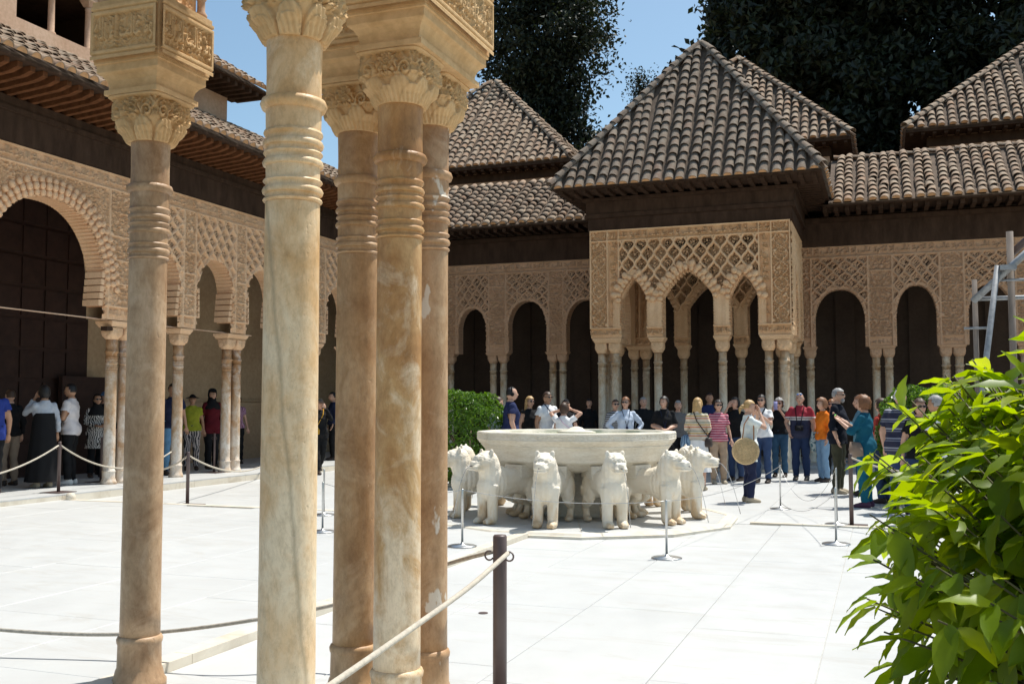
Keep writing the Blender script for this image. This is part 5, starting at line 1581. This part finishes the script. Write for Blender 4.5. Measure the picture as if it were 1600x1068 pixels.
P_('visitor in a blue sun hat half hidden by a gallery column', -14.6, 16.2, 150, h=1.64, top=BLACK, sleeve=1.9, bottom=BLACK, shoes=LEATHER, hair=('hat', cloth((.10, .17, .30))), **LX)
P_('man in a dark T-shirt and blue jeans beside the lone near column', -13.28, 16.6, 160, h=1.80, sex='m', top=NAVY, hem=.86, bottom=cloth((.10, .22, .36)), shoes=LEATHER, hair=('short', 'black'), skin='tan', **LX)
P_('visitor in a yellow shirt, flowered trousers and brimmed hat behind a single gallery column', -13.80, 17.9, 175, h=1.60, fat=1.1, top=cloth((.30, .32, .03)), bottom=zebra('flower_print', (.03, .03, .035), (.50, .44, .42), 6), shoes=LEATHER, hair=('hat', BLACK), skin='tan', **LX)
P_('woman in a dark red jacket, black headscarf and cap in the gallery', -13.75, 18.5, 150, h=1.72, fat=1.12, top=cloth((.10, .010, .016)), sleeve=1.95, hem=.74, bottom=BLACK, shoes=LEATHER, hair=('hijab', BLACK), skin='light', stance='step',
   extra=lambda t, mw, HM: put('cap', MB().lathe([(.088, .05), (.09, .09), (.06, .128), (.01, .14)], 18, M=HM).loft([[tuple(HM @ Vector(p)) for p in ((-.06, .08, .05), (0, .17, .04), (.06, .08, .05))], [tuple(HM @ Vector(p)) for p in ((-.06, .08, .06), (0, .17, .05), (.06, .08, .06))]]).mesh('cap', BLACK, True), t, mw), **LX)
P_('visitor in a mauve flowered blouse behind the paired gallery columns', -14.3, 20.2, 165, h=1.6, top=zebra('mauve_print', (.20, .08, .14), (.36, .22, .30), 7), bottom=BLACK, shoes=LEATHER, hair=('bob', 'brown'), **LX)
w = P_('woman in black with a cap walking out of the gallery, one hand at her face', -11.62, 19.45, 165, h=1.64, fat=1.06, arms=('down', 'face'), top=BLACK, sleeve=1.95, hem=.80, bottom=BLACK, shoes=LEATHER, hair=('cap', BLACK), skin='light', stance='walk', group=GL, z0=.0,
       extra=crossstrap(cloth((.55, .30, .04)), 1, .95))
bag = MB(); bag.loft([[(.06 + .0, .13, .90), (.24, .10, .90), (.24, .17, .90), (.06, .20, .90)], [(.05, .13, 1.0), (.25, .10, 1.0), (.25, .17, 1.0), (.05, .20, 1.0)], [(.08, .13, 1.06), (.22, .11, 1.06), (.22, .16, 1.06), (.08, .18, 1.06)]])
held('shoulder_bag', 'mustard yellow crossbody bag on the walking woman in black', 'bag', bag, cloth((.55, .30, .04)), w)
P_('visitor in black standing in the gallery behind the walking woman', -13.6, 21.2, 120, h=1.66, top=BLACK, sleeve=1.95, bottom=JEAN, shoes=LEATHER, hair=('short', 'black'), voxel=.022, **LX)
P_('visitor in dark clothes in the gallery shade beyond the walking woman', -13.0, 22.4, -100, h=1.70, sex='m', top=NAVY, sleeve=1.95, bottom=BLACK, shoes=LEATHER, hair=('short', 'black'), voxel=.022, **LX)
# ---- behind the fountain
B = dict(group=GB)
P_('visitor in a pale blue shirt almost hidden behind the man in navy', -6.85, 17.9, 60, h=1.66, sex='m', top=cloth((.45, .52, .66)), sleeve=1.0, bottom=JEAN, shoes=LEATHER, hair=('short', 'brown'), **B)
P_('tall man in a navy polo shirt standing in profile with a headset', -6.36, 17.3, 80, h=1.83, sex='m', fat=1.15, top=cloth((.022, .03, .085)), hem=.84, bottom=BLACK, shoes=LEATHER, hair=('thin', 'black'), skin='light', extra=headset, **B)
P_('blonde woman in a sleeveless black top and sunglasses', -6.80, 19.6, 145, h=1.68, top=BLACK, sleeve=.12, bottom=BLACK, shoes=LEATHER, hair=('long', 'blond'), glasses=True, **B)
P_('man in a white T-shirt with sunglasses and a dark bag strap', -6.36, 19.4, 140, h=1.77, sex='m', top=WHITE, bottom=JEAN, shoes=LEATHER, hair=('short', 'brown'), skin='tan', glasses=True, extra=crossstrap(NAVY, -1), **B)
w = P_('woman in a white top seen from behind, arms raised to take a picture', -5.32, 17.2, 20, h=1.54, arms=('up', 'up'), top=WHITE, sleeve=.5, hem=.80, bottom=JEAN, shoes=SNEAK, hair=('bob', 'brown'), **B)
bag = MB().ball((.20, -.02, 1.14), (.07, .06, .10), 14, 10); bag.tube([(-.06, -.12, 1.42), (.05, -.15, 1.30), (.17, -.08, 1.20)], .007, 6)
held('small_bag', 'small pink shoulder bag on the woman with raised arms', 'bag', bag, cloth((.55, .38, .48)), w)
P_('visitor in a dark cap behind the woman with raised arms', -5.9, 19.2, 170, h=1.62, top=BLACK, bottom=BLACK, shoes=LEATHER, hair=('cap', BLACK), **B)
P_('visitor in black deep in the gallery shade beyond the white-shirted man', -6.95, 24.6, 170, h=1.66, top=BLACK, sleeve=1.9, bottom=BLACK, shoes=LEATHER, hair=('bob', 'black'), voxel=.024, **B)
P_('woman in a dark top with black and white striped sleeves, beside the pale blue shirt', -5.25, 20.6, 165, h=1.62, top=striped('monochrome_stripe', [(0, (.02, .02, .02)), (.5, (.45, .45, .45))], .045), sleeve=1.6, bottom=BLACK, shoes=LEATHER, hair=('short', 'brown'), glasses=True, **B)
P_('woman in a pale blue shirt and sunglasses with hands on her hips', -4.79, 19.6, 170, h=1.66, fat=1.12, arms=('hips', 'hips'), top=cloth((.52, .59, .70)), sleeve=1.75, hem=.80, bottom=JEAN, shoes=LEATHER, hair=('bob', 'auburn'), glasses=True, turn=-20, extra=lanyard, **B)
P_('man in a dark jacket in the pavilion shade behind the pale blue shirt', -5.02, 22.2, 160, h=1.68, sex='m', top=BLACK, sleeve=1.9, bottom=BLACK, shoes=LEATHER, hair=('short', 'grey'), voxel=.022, **B)
P_('woman in a loose black top and headset with her hands together', -4.02, 19.6, 175, h=1.67, fat=1.18, arms=('clasp', 'clasp'), top=BLACK, sleeve=.9, hem=.78, bottom=BLACK, shoes=LEATHER, hair=('bob', 'black'), turn=-35, extra=lambda t, mw, HM: (lanyard(t, mw, HM), headset(t, mw, HM)), **B)
P_('grey-haired visitor behind the woman in the loose black top', -4.05, 21.2, 165, h=1.60, top=cloth((.16, .15, .14)), bottom=BLACK, shoes=LEATHER, hair=('short', 'grey'), voxel=.022, **B)
P_('man in dark blue standing in the pavilion shade behind the striped sweater', -3.65, 22.8, 170, h=1.78, sex='m', top=cloth((.02, .03, .09)), bottom=BLACK, shoes=LEATHER, hair=('short', 'black'), skin='tan', voxel=.022, **B)
sw = striped('rainbow_stripe', [(0, (.62, .52, .40)), (.22, (.56, .20, .10)), (.34, (.62, .52, .42)), (.5, (.55, .34, .08)), (.62, (.60, .52, .42)), (.76, (.30, .32, .22)), (.88, (.60, .48, .40))], .16)
w = P_('blonde woman in a rainbow-striped sweater and white skirt seen from behind', -3.11, 18.1, 15, h=1.63, arms=('clasp', 'clasp'), top=sw, sleeve=1.5, hem=.92, skirt=(WHITE, .34, 1.0, .05), shoes=SNEAK, hair=('long', 'blond'), extra=crossstrap(LEATHER, 1), **B)
bag = MB(); bag.loft([ell(.20, .0, z, a, b, 14, 3) for z, a, b in ((.80, .06, .09), (.84, .07, .10), (.95, .065, .09), (.97, .05, .07))])
held('handbag', 'small brown crossbody bag of the woman in the striped sweater', 'bag', bag, LEATHER, w)
jk = MB(); jk.loft([ell(-.20, -.03, z, a, b, 16, 2) for z, a, b in ((.62, .07, .09), (.72, .11, .11), (.86, .12, .12), (.98, .10, .11), (1.02, .05, .06))])
held('denim_jacket', 'pale denim jacket bundled at the hip of the woman in the striped sweater', 'jacket', jk, zebra('washed_denim', (.07, .13, .22), (.22, .32, .42), 5), w)
P_('woman in a pink-red striped top, beige trousers and sunglasses', -2.99, 19.7, 165, h=1.60, top=striped('raspberry_stripe', [(0, (.32, .03, .07)), (.55, (.55, .30, .34))], .05), sleeve=.7, hem=.86, bottom=cloth((.36, .26, .18)), shoes=SNEAK, hair=('bob', 'black'), glasses=True, **B)
P_('dark-haired woman in black just behind the pink-red striped top', -2.78, 20.6, -150, h=1.66, arms=('face', 'down'), top=BLACK, sleeve=.6, bottom=JEAN, shoes=LEATHER, hair=('long', 'black'), **B)
# ---- right of the fountain
G = dict(group=GR)
w = P_('blonde woman in a white T-shirt and dark jeans holding a hand to her face', -1.98, 16.15, 75, h=1.58, fat=1.10, arms=('face', 'face'), top=cloth((.70, .74, .72)), sleeve=.75, hem=.68, bottom=cloth((.02, .025, .06)), shoes=SNEAK, hair=('pony', 'blond'), nod=8, voxel=.015, **G)
hb_ = MB(); ctr = Vector((.235, -.12, .86))
Bm = Matrix.Translation(ctr) @ Matrix.Rotation(R(88), 4, 'Y') @ Matrix.Rotation(R(8), 4, 'X')
hb_.lathe([(.0, -.05), (.12, -.052), (.19, -.035), (.225, -.004), (.225, .004), (.19, .035), (.12, .052), (.0, .055)], 32, M=Bm, cap=False)
for r_ in np.arange(.03, .22, .022): hb_.tube([Bm @ Vector((r_ * math.cos(a), r_ * math.sin(a), .056 - .16 * max(0, r_ - .12) ** 1.3 * 1.2)) for a in np.linspace(0, 2 * PI, 33)], .0075, 5, cap=False)
t_, mw_ = held('straw_bag', 'large round straw bag on the shoulder of the woman in white', 'bag', hb_, simple('woven_straw', (.60, .45, .25), .8, .3, 30, bmp=.6, bscale=120), w)
put('handle', MB().tube([(.235, -.17, 1.06), (.21, -.13, 1.30), (.16, -.04, 1.43), (.20, .03, 1.30), (.235, .02, 1.03)], .011, 6).mesh('handle', simple('tan_leather', (.34, .15, .06), .5)), t_, mw_)
P_('dark-haired woman in a white T-shirt with sunglasses and a backpack strap', -2.22, 20.2, -165, h=1.70, arms=('phone_mid', 'phone_mid'), top=WHITE, sleeve=.6, bottom=JEAN, shoes=LEATHER, hair=('long', 'black'), glasses=True, extra=crossstrap(BLACK, 1), **G)
w = P_('grey-haired woman in a white top and black vest raising a lilac phone', -2.06, 22.0, -170, h=1.64, arms=('phone', 'phone'), top=BLACK, sleeve=.15, hem=.92, bottom=cloth((.035, .085, .15)), shoes=LEATHER, hair=('curly', 'grey'), glasses=True, **G)
held('phone', 'lilac phone raised in the hands of the grey-haired woman', 'phone', MB().box(-.04, .04, .43, .44, 1.46, 1.64), cloth((.42, .40, .66)), w)
held('drawstring_bag', 'small lilac gathered bag hanging at the hip of the grey-haired woman', 'bag', MB().ball((.23, .05, .92), (.085, .07, .085), 14, 10).tube([(.23, .05, 1.0), (.2, .0, 1.2), (.14, -.02, 1.42)], .006, 5), cloth((.36, .26, .42)), w)
rd = striped('polo_stripe', [(0, (.018, .022, .055)), (.50, (.018, .022, .055)), (.54, (.62, .60, .58)), (.575, (.06, .02, .035)), (.60, (.62, .60, .58)), (.635, (.33, .018, .035))], 1, lo=.78, hi=1.50)
def camera_strap(t, mw, HM): put('camera_strap', MB().tube([(-.075, -.02, 1.46), (-.08, .09, 1.40), (-.05, .19, 1.2), (-.03, .2, 1.08)], .008, 5).tube([(.075, -.02, 1.46), (.08, .09, 1.40), (.05, .19, 1.2), (.03, .2, 1.08)], .008, 5).mesh('camera_strap', BLACK), t, mw); put('raised_sunglasses', MB().ball(tuple(HM @ Vector((.03, .075, .085))), (.027, .016, .016), 10, 6).ball(tuple(HM @ Vector((-.03, .075, .085))), (.027, .016, .016), 10, 6).mesh('raised_sunglasses', simple('blue_mirror_lens', (.10, .20, .45), .1, bmp=0), True), t, mw)
w = P_('man in a red and navy polo with white stripes and a camera round his neck', -1.57, 21.15, -172, h=1.75, sex='m', fat=1.18, arms=('pocket', 'down'), top=rd, sleeve=.7, hem=.82, bottom=cloth((.02, .035, .085)), shoes=cloth((.16, .14, .12)), hair=('thin', 'grey'), extra=camera_strap, **G)
held('camera', 'black camera hanging on the chest of the man in the red and navy polo', 'camera', MB().box(-.075, .075, .165, .235, .97, 1.07).lathe([(.04, .0), (.04, .09), (.036, .1)], 16, M=Matrix.Translation((0, .235, 1.01)) @ Matrix.Rotation(R(-90), 4, 'X')), BLACK, w)
w = P_('curly-haired woman in an orange top and pale jeans', -1.13, 20.9, -120, h=1.63, top=cloth((.70, .17, .015)), sleeve=1.6, hem=.86, bottom=JEAN_L, shoes=LEATHER, hair=('curly', 'auburn'), **G)
tb = MB(); tb.loft([[(.14, -.16, .62), (.20, .14, .62), (.26, .13, .62), (.20, -.17, .62)], [(.13, -.19, .80), (.2, .17, .80), (.28, .16, .80), (.21, -.20, .80)], [(.15, -.16, 1.02), (.20, .13, 1.02), (.24, .12, 1.02), (.19, -.17, 1.02)]])
held('tote_bag', 'teal and white patterned tote bag beside the woman in orange', 'bag', tb, zebra('tote_pattern', (.05, .12, .15), (.40, .45, .44), 12), w)
P_('copper-haired visitor in orange just behind the curly-haired woman', -.98, 21.6, -170, h=1.62, top=cloth((.62, .16, .02)), sleeve=1.2, bottom=BLACK, shoes=LEATHER, hair=('bob', 'auburn'), glasses=True, voxel=.022, **G)
P_('bearded grey-haired man in a black jacket and olive trousers with sunglasses', -.74, 18.3, 105, h=1.79, sex='m', fat=1.05, arms=('down', 'out'), top=cloth((.010, .012, .020)), sleeve=1.5, hem=.80, bottom=cloth((.055, .055, .035)), shoes=SNEAK, hair=('short', 'grey'), glasses=True, voxel=.015,
   extra=lambda t, mw, HM: put('beard', MB().ball(tuple(HM @ Vector((0, .062, -.078))), (.048, .036, .042), 12, 8).mesh('beard', HAIR['grey'], True), t, mw), **G)
w = P_('short-haired woman in a teal top and wide teal trousers holding a phone', -.27, 15.95, -75, h=1.63, fat=1.10, arms=('phone_mid', 'phone_mid'), top=cloth((.010, .095, .15)), sleeve=1.25, hem=.80, bottom=cloth((.012, .12, .18)), shoes=cloth((.10, .05, .09)), hair=('curly', 'auburn'), voxel=.015, **G)
sc_m, nt, b_ = newmat('green_phone_screen'); b_.inputs['Base Color'].default_value = (.1, .5, .12, 1); b_.inputs['Emission Color'].default_value = (.25, .9, .15, 1); b_.inputs['Emission Strength'].default_value = .5
t_, mw_ = held('phone', 'phone with a bright green screen in the hands of the woman in teal', 'phone', MB().box(-.08, .08, .445, .455, 1.35, 1.435), BLACK, w)
put('screen', MB().box(-.03, .03, .441, .4445, 1.36, 1.425).mesh('screen', sc_m), t_, mw_)
hb2 = MB(); hb2.loft([[(-.30, .02, .80), (.06, .24, .72), (.10, .18, .72), (-.26, -.05, .80)], [(-.30, .03, .92), (.04, .26, .88), (.10, .2, .88), (-.26, -.04, .92)], [(-.22, .06, 1.0), (-.02, .22, 1.0), (.02, .18, 1.0), (-.18, .02, 1.0)]])
held('handbag', 'soft taupe handbag worn by the woman in teal', 'bag', hb2, cloth((.24, .18, .14)), w)
P_('brown-haired woman beside the teal-clad woman, mostly hidden', -.36, 18.0, -100, h=1.66, arms=('phone_mid', 'phone_mid'), top=cloth((.12, .25, .32)), sleeve=1.4, bottom=JEAN, shoes=LEATHER, hair=('bob', 'brown'), **G)
nv = striped('navy_stripe', [(0, (.02, .022, .05)), (.62, (.16, .17, .22)), (.74, (.02, .022, .05)), (.86, (.30, .31, .36))], .13)
P_('white-haired man in a navy striped polo seen from behind', .22, 15.2, 25, h=1.72, sex='m', fat=1.22, top=nv, sleeve=.75, hem=.82, bottom=JEAN, shoes=LEATHER, hair=('short', 'white'), **G)
P_('visitor in a coral-red shirt with a brown bag beside the striped polo', -.02, 16.7, -60, h=1.60, fat=1.1, top=cloth((.50, .07, .05)), sleeve=.8, bottom=JEAN, shoes=LEATHER, hair=('bob', 'brown'), **G)
P_('brown-haired visitor half hidden by the leafy bush', .43, 13.9, 160, h=1.58, top=BLACK, bottom=JEAN, shoes=LEATHER, hair=('bob', 'brown'), glasses=True, **G)
P_('dark grey-haired man half hidden by the leafy bush', .62, 13.6, -60, h=1.62, sex='m', top=WHITE, bottom=JEAN, shoes=LEATHER, hair=('short', 'grey'), skin='tan', **G)

# ---------------------------------------------------------------- stanchions, ropes and wires
def sag(a, b, s, n=14):
    a, b = Vector(a), Vector(b)
    return [a.lerp(b, t) - Vector((0, 0, s * 4 * t * (1 - t))) for t in np.linspace(0, 1, n)]
def brown_post(label, x, y, h, r=.026, base='square', z0=0.0):
    t = thing('rope_post', label, 'stanchion', (x, y, z0), 'brown rope posts')
    MB().lathe([(r, z0 + .01), (r, z0 + h - .008), (r * .85, z0 + h)], 18, (x, y)).build('pole', M['brown_post'], t, True)
    MB().box(x - .19, x + .19, y - .19, y + .19, z0 + .001, z0 + .012).build('base_plate', M['brown_post'], t)
    for s in (-1, 1):
        c = Vector((x + s * (r + .018), y - .01, z0 + h - .10))
        MB().tube([c + Vector((.022 * math.cos(a) * s, 0, .022 * math.sin(a))) for a in np.linspace(-2.6, 2.0, 12)], .0045, 6).build('hook', M['brown_post'], t)
    return t
brown_post('brown post in the foreground with a white rope hooked to it', -1.77, 4.66, .87, .034, z0=0)
brown_post('brown rope post on the step of the gallery beside the corner stone', -12.25, 12.63, .80, .026, z0=PZ)
brown_post('brown rope post on the cross walk with its base by the cream kerb', -9.87, 12.73, .80, .026)
brown_post('brown rope post among the visitors beside the woman in teal', -.40, 13.40, .90, .026)
brown_post('brown rope post tucked against the single gallery column', -13.2, 14.6, .8, .022, z0=PZ)
brown_post('brown rope post by the paired gallery columns', -12.85, 17.4, .8, .022, z0=PZ)
def curve3(P, n=60):
    P = np.array(P, float); s = np.concatenate([[0], np.cumsum(np.linalg.norm(np.diff(P, axis=0), axis=1))]); out = []
    T_ = np.gradient(P, s, axis=0)
    for q in np.linspace(0, s[-1], n):
        i = min(len(P) - 2, int(np.searchsorted(s, q, side='right') - 1)); h = s[i + 1] - s[i]; t = (q - s[i]) / h
        out.append(tuple((2 * t**3 - 3 * t**2 + 1) * P[i] + (t**3 - 2 * t**2 + t) * h * T_[i] + (-2 * t**3 + 3 * t**2) * P[i + 1] + (t**3 - t**2) * h * T_[i + 1]))
    return out
def rope(label, pts, r, mat, name='barrier_rope'):
    o = MB().tube(pts, r, 8).build(name, mat, None, True); tag(o, label, 'rope', 'barrier ropes'); return o
ph = .73
rope('thick white rope slanting down from the foreground post past the three columns', curve3([(-1.725, 4.65, .785), (-1.71, 4.15, .715), (-1.71, 3.6, .655), (-1.70, 2.96, .60), (-1.68, 2.3, .56)]), .0115, M['rope'])
rope('grey twisted rope running back from the foreground post over the raised marble', curve3([(-1.815, 4.67, .785), (-2.22, 5.03, .65), (-2.98, 5.18, .36), (-3.40, 4.94, .285), (-4.1, 4.79, .19), (-4.88, 4.6, .195), (-5.9, 4.4, .30)]), .011, M['rope_d'])
rope('pale rope hanging left from the gallery step post', sag((-12.25, 12.63, .88), (-12.3, 9.2, .85), .42, 24), .014, M['rope'])
rope('pale rope hanging between the gallery step post and the gallery columns', sag((-12.25, 12.63, .88), (-12.72, 15.9, .62), .34, 24), .014, M['rope'])
rope('pale rope hanging left from the cross walk post', sag((-9.87, 12.73, .75), (-12.3, 14.25, .55), .20, 20), .014, M['rope'])
rope('pale rope swinging from the cross walk post to the paired gallery columns', sag((-9.87, 12.73, .75), (-12.4, 18.9, .35), .26, 24), .014, M['rope'])
rope('pale rope strung from the post beside the woman in teal', sag((-.40, 13.40, .85), (.55, 12.2, .75), .06, 12), .012, M['rope'])
def steel_post(label, x, y, h=.92, z0=0.0):
    t = thing('steel_post', label, 'stanchion', (x, y, z0), 'thin steel barrier posts')
    MB().lathe([(.012, z0 + .01), (.012, z0 + h), (.009, z0 + h + .012)], 12, (x, y)).build('pole', M['steel'], t, True)
    MB().lathe([(.15, z0 + .001), (.15, z0 + .010), (.13, z0 + .017), (.02, z0 + .024), (.014, z0 + .04)], 28, (x, y)).build('base_disc', M['steel'], t, True)
    return t
SP = {}
for k, (x, y, z, h, lab) in dict(a=(-6.10, 10.30, ZQ, .56, 'short steel post standing free on the raised marble'), b=(-7.02, 11.88, ZQ, .60, 'short steel post on the raised marble close to the cross walk kerb'), c=(-4.12, 9.75, ZQ, .58, 'steel post standing left before the lions by the three columns'),
                                d=(-2.03, 9.96, 0, .56, 'steel post standing alone on the white paving before the lions'), e=(-1.43, 15.22, 0, .62, 'steel post beside the woman with the straw bag'),
                                f=(-.51, 11.6, 0, .60, 'steel post on the paving just short of the cream kerb'), g=(-.58, 13.5, 0, .70, 'steel post just beyond the cream kerb near the brown post')).items():
    SP[k] = (x, y, z + h); steel_post(lab, x, y, h, z)
def wire(label, a, b, s):
    o = MB().tube(sag(a, b, s, 26), .0035, 6).build('barrier_wire', M['wire'], None, True); tag(o, label, 'wire', 'steel barrier wires')
wire('thin wire strung between the two posts before the lions', SP['c'], SP['d'], .07)
wire('thin wire from the lone post before the lions back to the straw bag woman', SP['d'], SP['e'], .10)
wire('thin slack wire between the straw bag woman and the kerb post', SP['e'], SP['g'], .45)
wire('thin wire hanging from the post by the three columns to the raised marble post', SP['c'], SP['a'], .10)
wire('thin wire linking the two posts on the raised marble', SP['a'], SP['b'], .15)
wire('thin low wire from the straw bag woman to the post short of the kerb', (SP['e'][0], SP['e'][1], .1), (SP['f'][0], SP['f'][1], .55), .16)

# ---------------------------------------------------------------- scaffolding at the right
sc = thing('scaffold', 'pole scaffold with weathered uprights and grey slanting tubes beside the far arcade', 'scaffold', (1.5, 14, 0))
M['pole'] = simple('weathered_scaffold_pole', (.22, .18, .15), .8, .35, 8, bmp=.4, zs=.3)
SY = 14.0
for x, z1, r_ in ((1.54, 3.68, .042), (1.12, 3.09, .032)):
    MB().tube([(x, SY, 0), (x, SY, z1)], r_, 12).build('upright', M['pole'], sc, True)
    MB().tube([(x - .14, SY - .07, z1 - .62), (x + .14, SY - .07, z1 - .62)], .016, 8).build('coupler', M['galv'], sc, True)
MB().tube([(1.09, SY - .07, 2.81), (2.05, SY - .07, 3.71)], .044, 12).build('brace', M['galv'], sc, True)
MB().tube([(1.38, SY - .14, 3.24), (.93, SY - .14, .02)], .036, 12).build('raking_tube', M['galv'], sc, True)
MB().tube([(1.12, SY + .05, 2.85), (2.18, SY + .05, 2.85)], .028, 10).build('ledger', M['galv'], sc, True)
MB().tube([(1.52, SY + .06, 3.37), (2.18, SY + .06, 3.99)], .044, 12).build('brace', M['brown_post'], sc, True)
MB().box(1.40, 1.587, SY - .2, SY, 3.18, 3.24).build('coupler', M['galv'], sc)

# ---------------------------------------------------------------- orange tree bush in front at the right
bush = thing('orange_bush', 'leafy orange tree bush with large glossy backlit leaves at the edge of the walk', 'bush', (.45, 2.75, 0))
def leaf_mesh(name, seed):
    r = random.Random(seed); L, Wd = 1.0, .44
    nu, nv = 7, 3; V = []; F = []
    bend = r.uniform(.10, .30); tw = r.uniform(-.25, .25)
    for i in range(nu):
        t = i / (nu - 1)
        w = Wd * .5 * (math.sin(PI * min(1, t * .96 + .04) ** .8) ** .85) + .004
        if i == nu - 1: w = .004
        for j in range(nv):
            q = -1 + 2 * j / (nv - 1)
            xx = w * q; zz = .30 * w * abs(q) ** 1.2 - bend * t * t + .022 * math.sin(t * 17 + j) * abs(q)
            c, s_ = math.cos(tw * t), math.sin(tw * t)
            V.append((xx * c - zz * s_, t * L, xx * s_ + zz * c))
    for i in range(nu - 1):
        for j in range(nv - 1): F.append((i * nv + j, i * nv + j + 1, (i + 1) * nv + j + 1, (i + 1) * nv + j))
    V += [(-.008, -.14, .01), (.008, -.14, .01), (.012, 0, .01), (-.012, 0, .01)]; n = nu * nv; F.append((n, n + 1, n + 2, n + 3))
    return np_mesh(name, V, F, M['bushleaf'], True)
LEAVES = [leaf_mesh('leaf', s) for s in range(6)]
rb = random.Random(21)
BC = Vector((.74, 2.60, .86)); BR = Vector((.83, .62, .84))
cands = []
stems = MB(); stem_n = 0
twig_pts = []
for k in range(600):
    a = rb.uniform(0, 2 * PI); e = math.asin(max(rb.uniform(-.85, 1), rb.uniform(-.95, 1)))
    d = Vector((math.cos(e) * math.cos(a), math.cos(e) * math.sin(a), math.sin(e)))
    lump = 1 + .09 * math.sin(3 * a + 1) + .06 * math.sin(5 * e + 2 * a)
    d = Vector([math.copysign(abs(q) ** .72, q) for q in d])
    tip = BC + Vector((d.x * BR.x, d.y * BR.y, d.z * BR.z)) * lump * rb.uniform(.86, 1.0)
    if tip.z < .06: tip.z = .06 + rb.uniform(0, .1)
    root = BC + Vector((d.x * BR.x, d.y * BR.y, d.z * BR.z)) * .25 + Vector((0, 0, -.25)); root.z = max(root.z, .05)
    mid = root.lerp(tip, .55) + Vector((0, 0, .07))
    stems.tube([root, mid, tip], [.006, .004, .002], 5)
    n = rb.randint(11, 16)
    for j in range(n):
        t = .45 + .58 * (j / n) + rb.uniform(-.03, .03)
        p = root.lerp(mid, min(1, t / .55)) if t < .55 else mid.lerp(tip, min(1, (t - .55) / .45))
        out = (d * .75 + Vector((rb.gauss(0, .55), rb.gauss(0, .55), rb.gauss(-.75, .45)))).normalized()
        nrm = (Vector((rb.gauss(0, .35), rb.gauss(0, .35), 1)) + d * .5); nrm = (nrm - out * nrm.dot(out)).normalized()
        L = rb.uniform(.06, .125)
        side = out.cross(nrm)
        Mx = Matrix((side, out, nrm)).transposed().to_4x4()
        cands.append(((p - Vector((0, 0, 1.5))).length - .35 * (t), Matrix.Translation(p) @ Mx @ Matrix.Scale(L, 4), rb.randrange(6)))
for k in range(9):
    a = k * 2 * PI / 9
    stems.tube([(BC.x + .03 * math.cos(a), BC.y + .03 * math.sin(a), -.02), (BC.x + .12 * math.cos(a), BC.y + .12 * math.sin(a), .35), (BC.x + .3 * math.cos(a), BC.y + .3 * math.sin(a), .8)], [.02, .016, .007], 6)
stems.build('branches', M['stem'], bush, True)
cands.sort(key=lambda q: q[0])
for i, (dd, m, s) in enumerate(cands[:300]): put('leaf', LEAVES[s], bush, m)
V = []; F = []; nvv = 0
for dd, m, s in cands[300:]:
    me = LEAVES[s]; v = getv(me); mm = np.array(m); V.append(v @ mm[:3, :3].T + mm[:3, 3]); F += [tuple(i + nvv for i in f) for f in getf(me)]; nvv += len(v)
tag(put('inner_leaves', np_mesh('inner_leaves', np.concatenate(V), F, M['bushleaf'], True), bush), kind='stuff')


# ---------------------------------------------------------------- upper storey of the near pavilion, unseen above the frame, there to shade the columns
npv = thing('near_pavilion', 'upper walls and tiled roof of the pavilion carried by the marble columns', 'pavilion', (-4.2, 3.0, 5.7))
for x0, x1, y0, y1 in ((-6.35, -1.98, 4.52, 4.86), (-2.32, -1.98, 1.2, 4.515), (-6.35, -6.0, 1.2, 4.515)):
    MB().box(x0, x1, y0, y1, 5.705, 6.3).build('upper_wall', M['stucco'], npv)
MB().box(-6.95, -1.52, .8, 5.36, 6.303, 6.40).build('eave_board', M['wood'], npv)
roof_face(npv, (-1.52, 5.36, 6.43), (-6.95, 5.36, 6.43), (-4.17, 2.7, 10), (-4.17, 2.7, 10), .27, .29, 'tile', 0)
roof_face(npv, (-1.52, .0, 6.43), (-1.52, 5.36, 6.43), (-4.17, 2.7, 10), (-4.17, 2.7, 10), .27, .29, 'tile', 0)
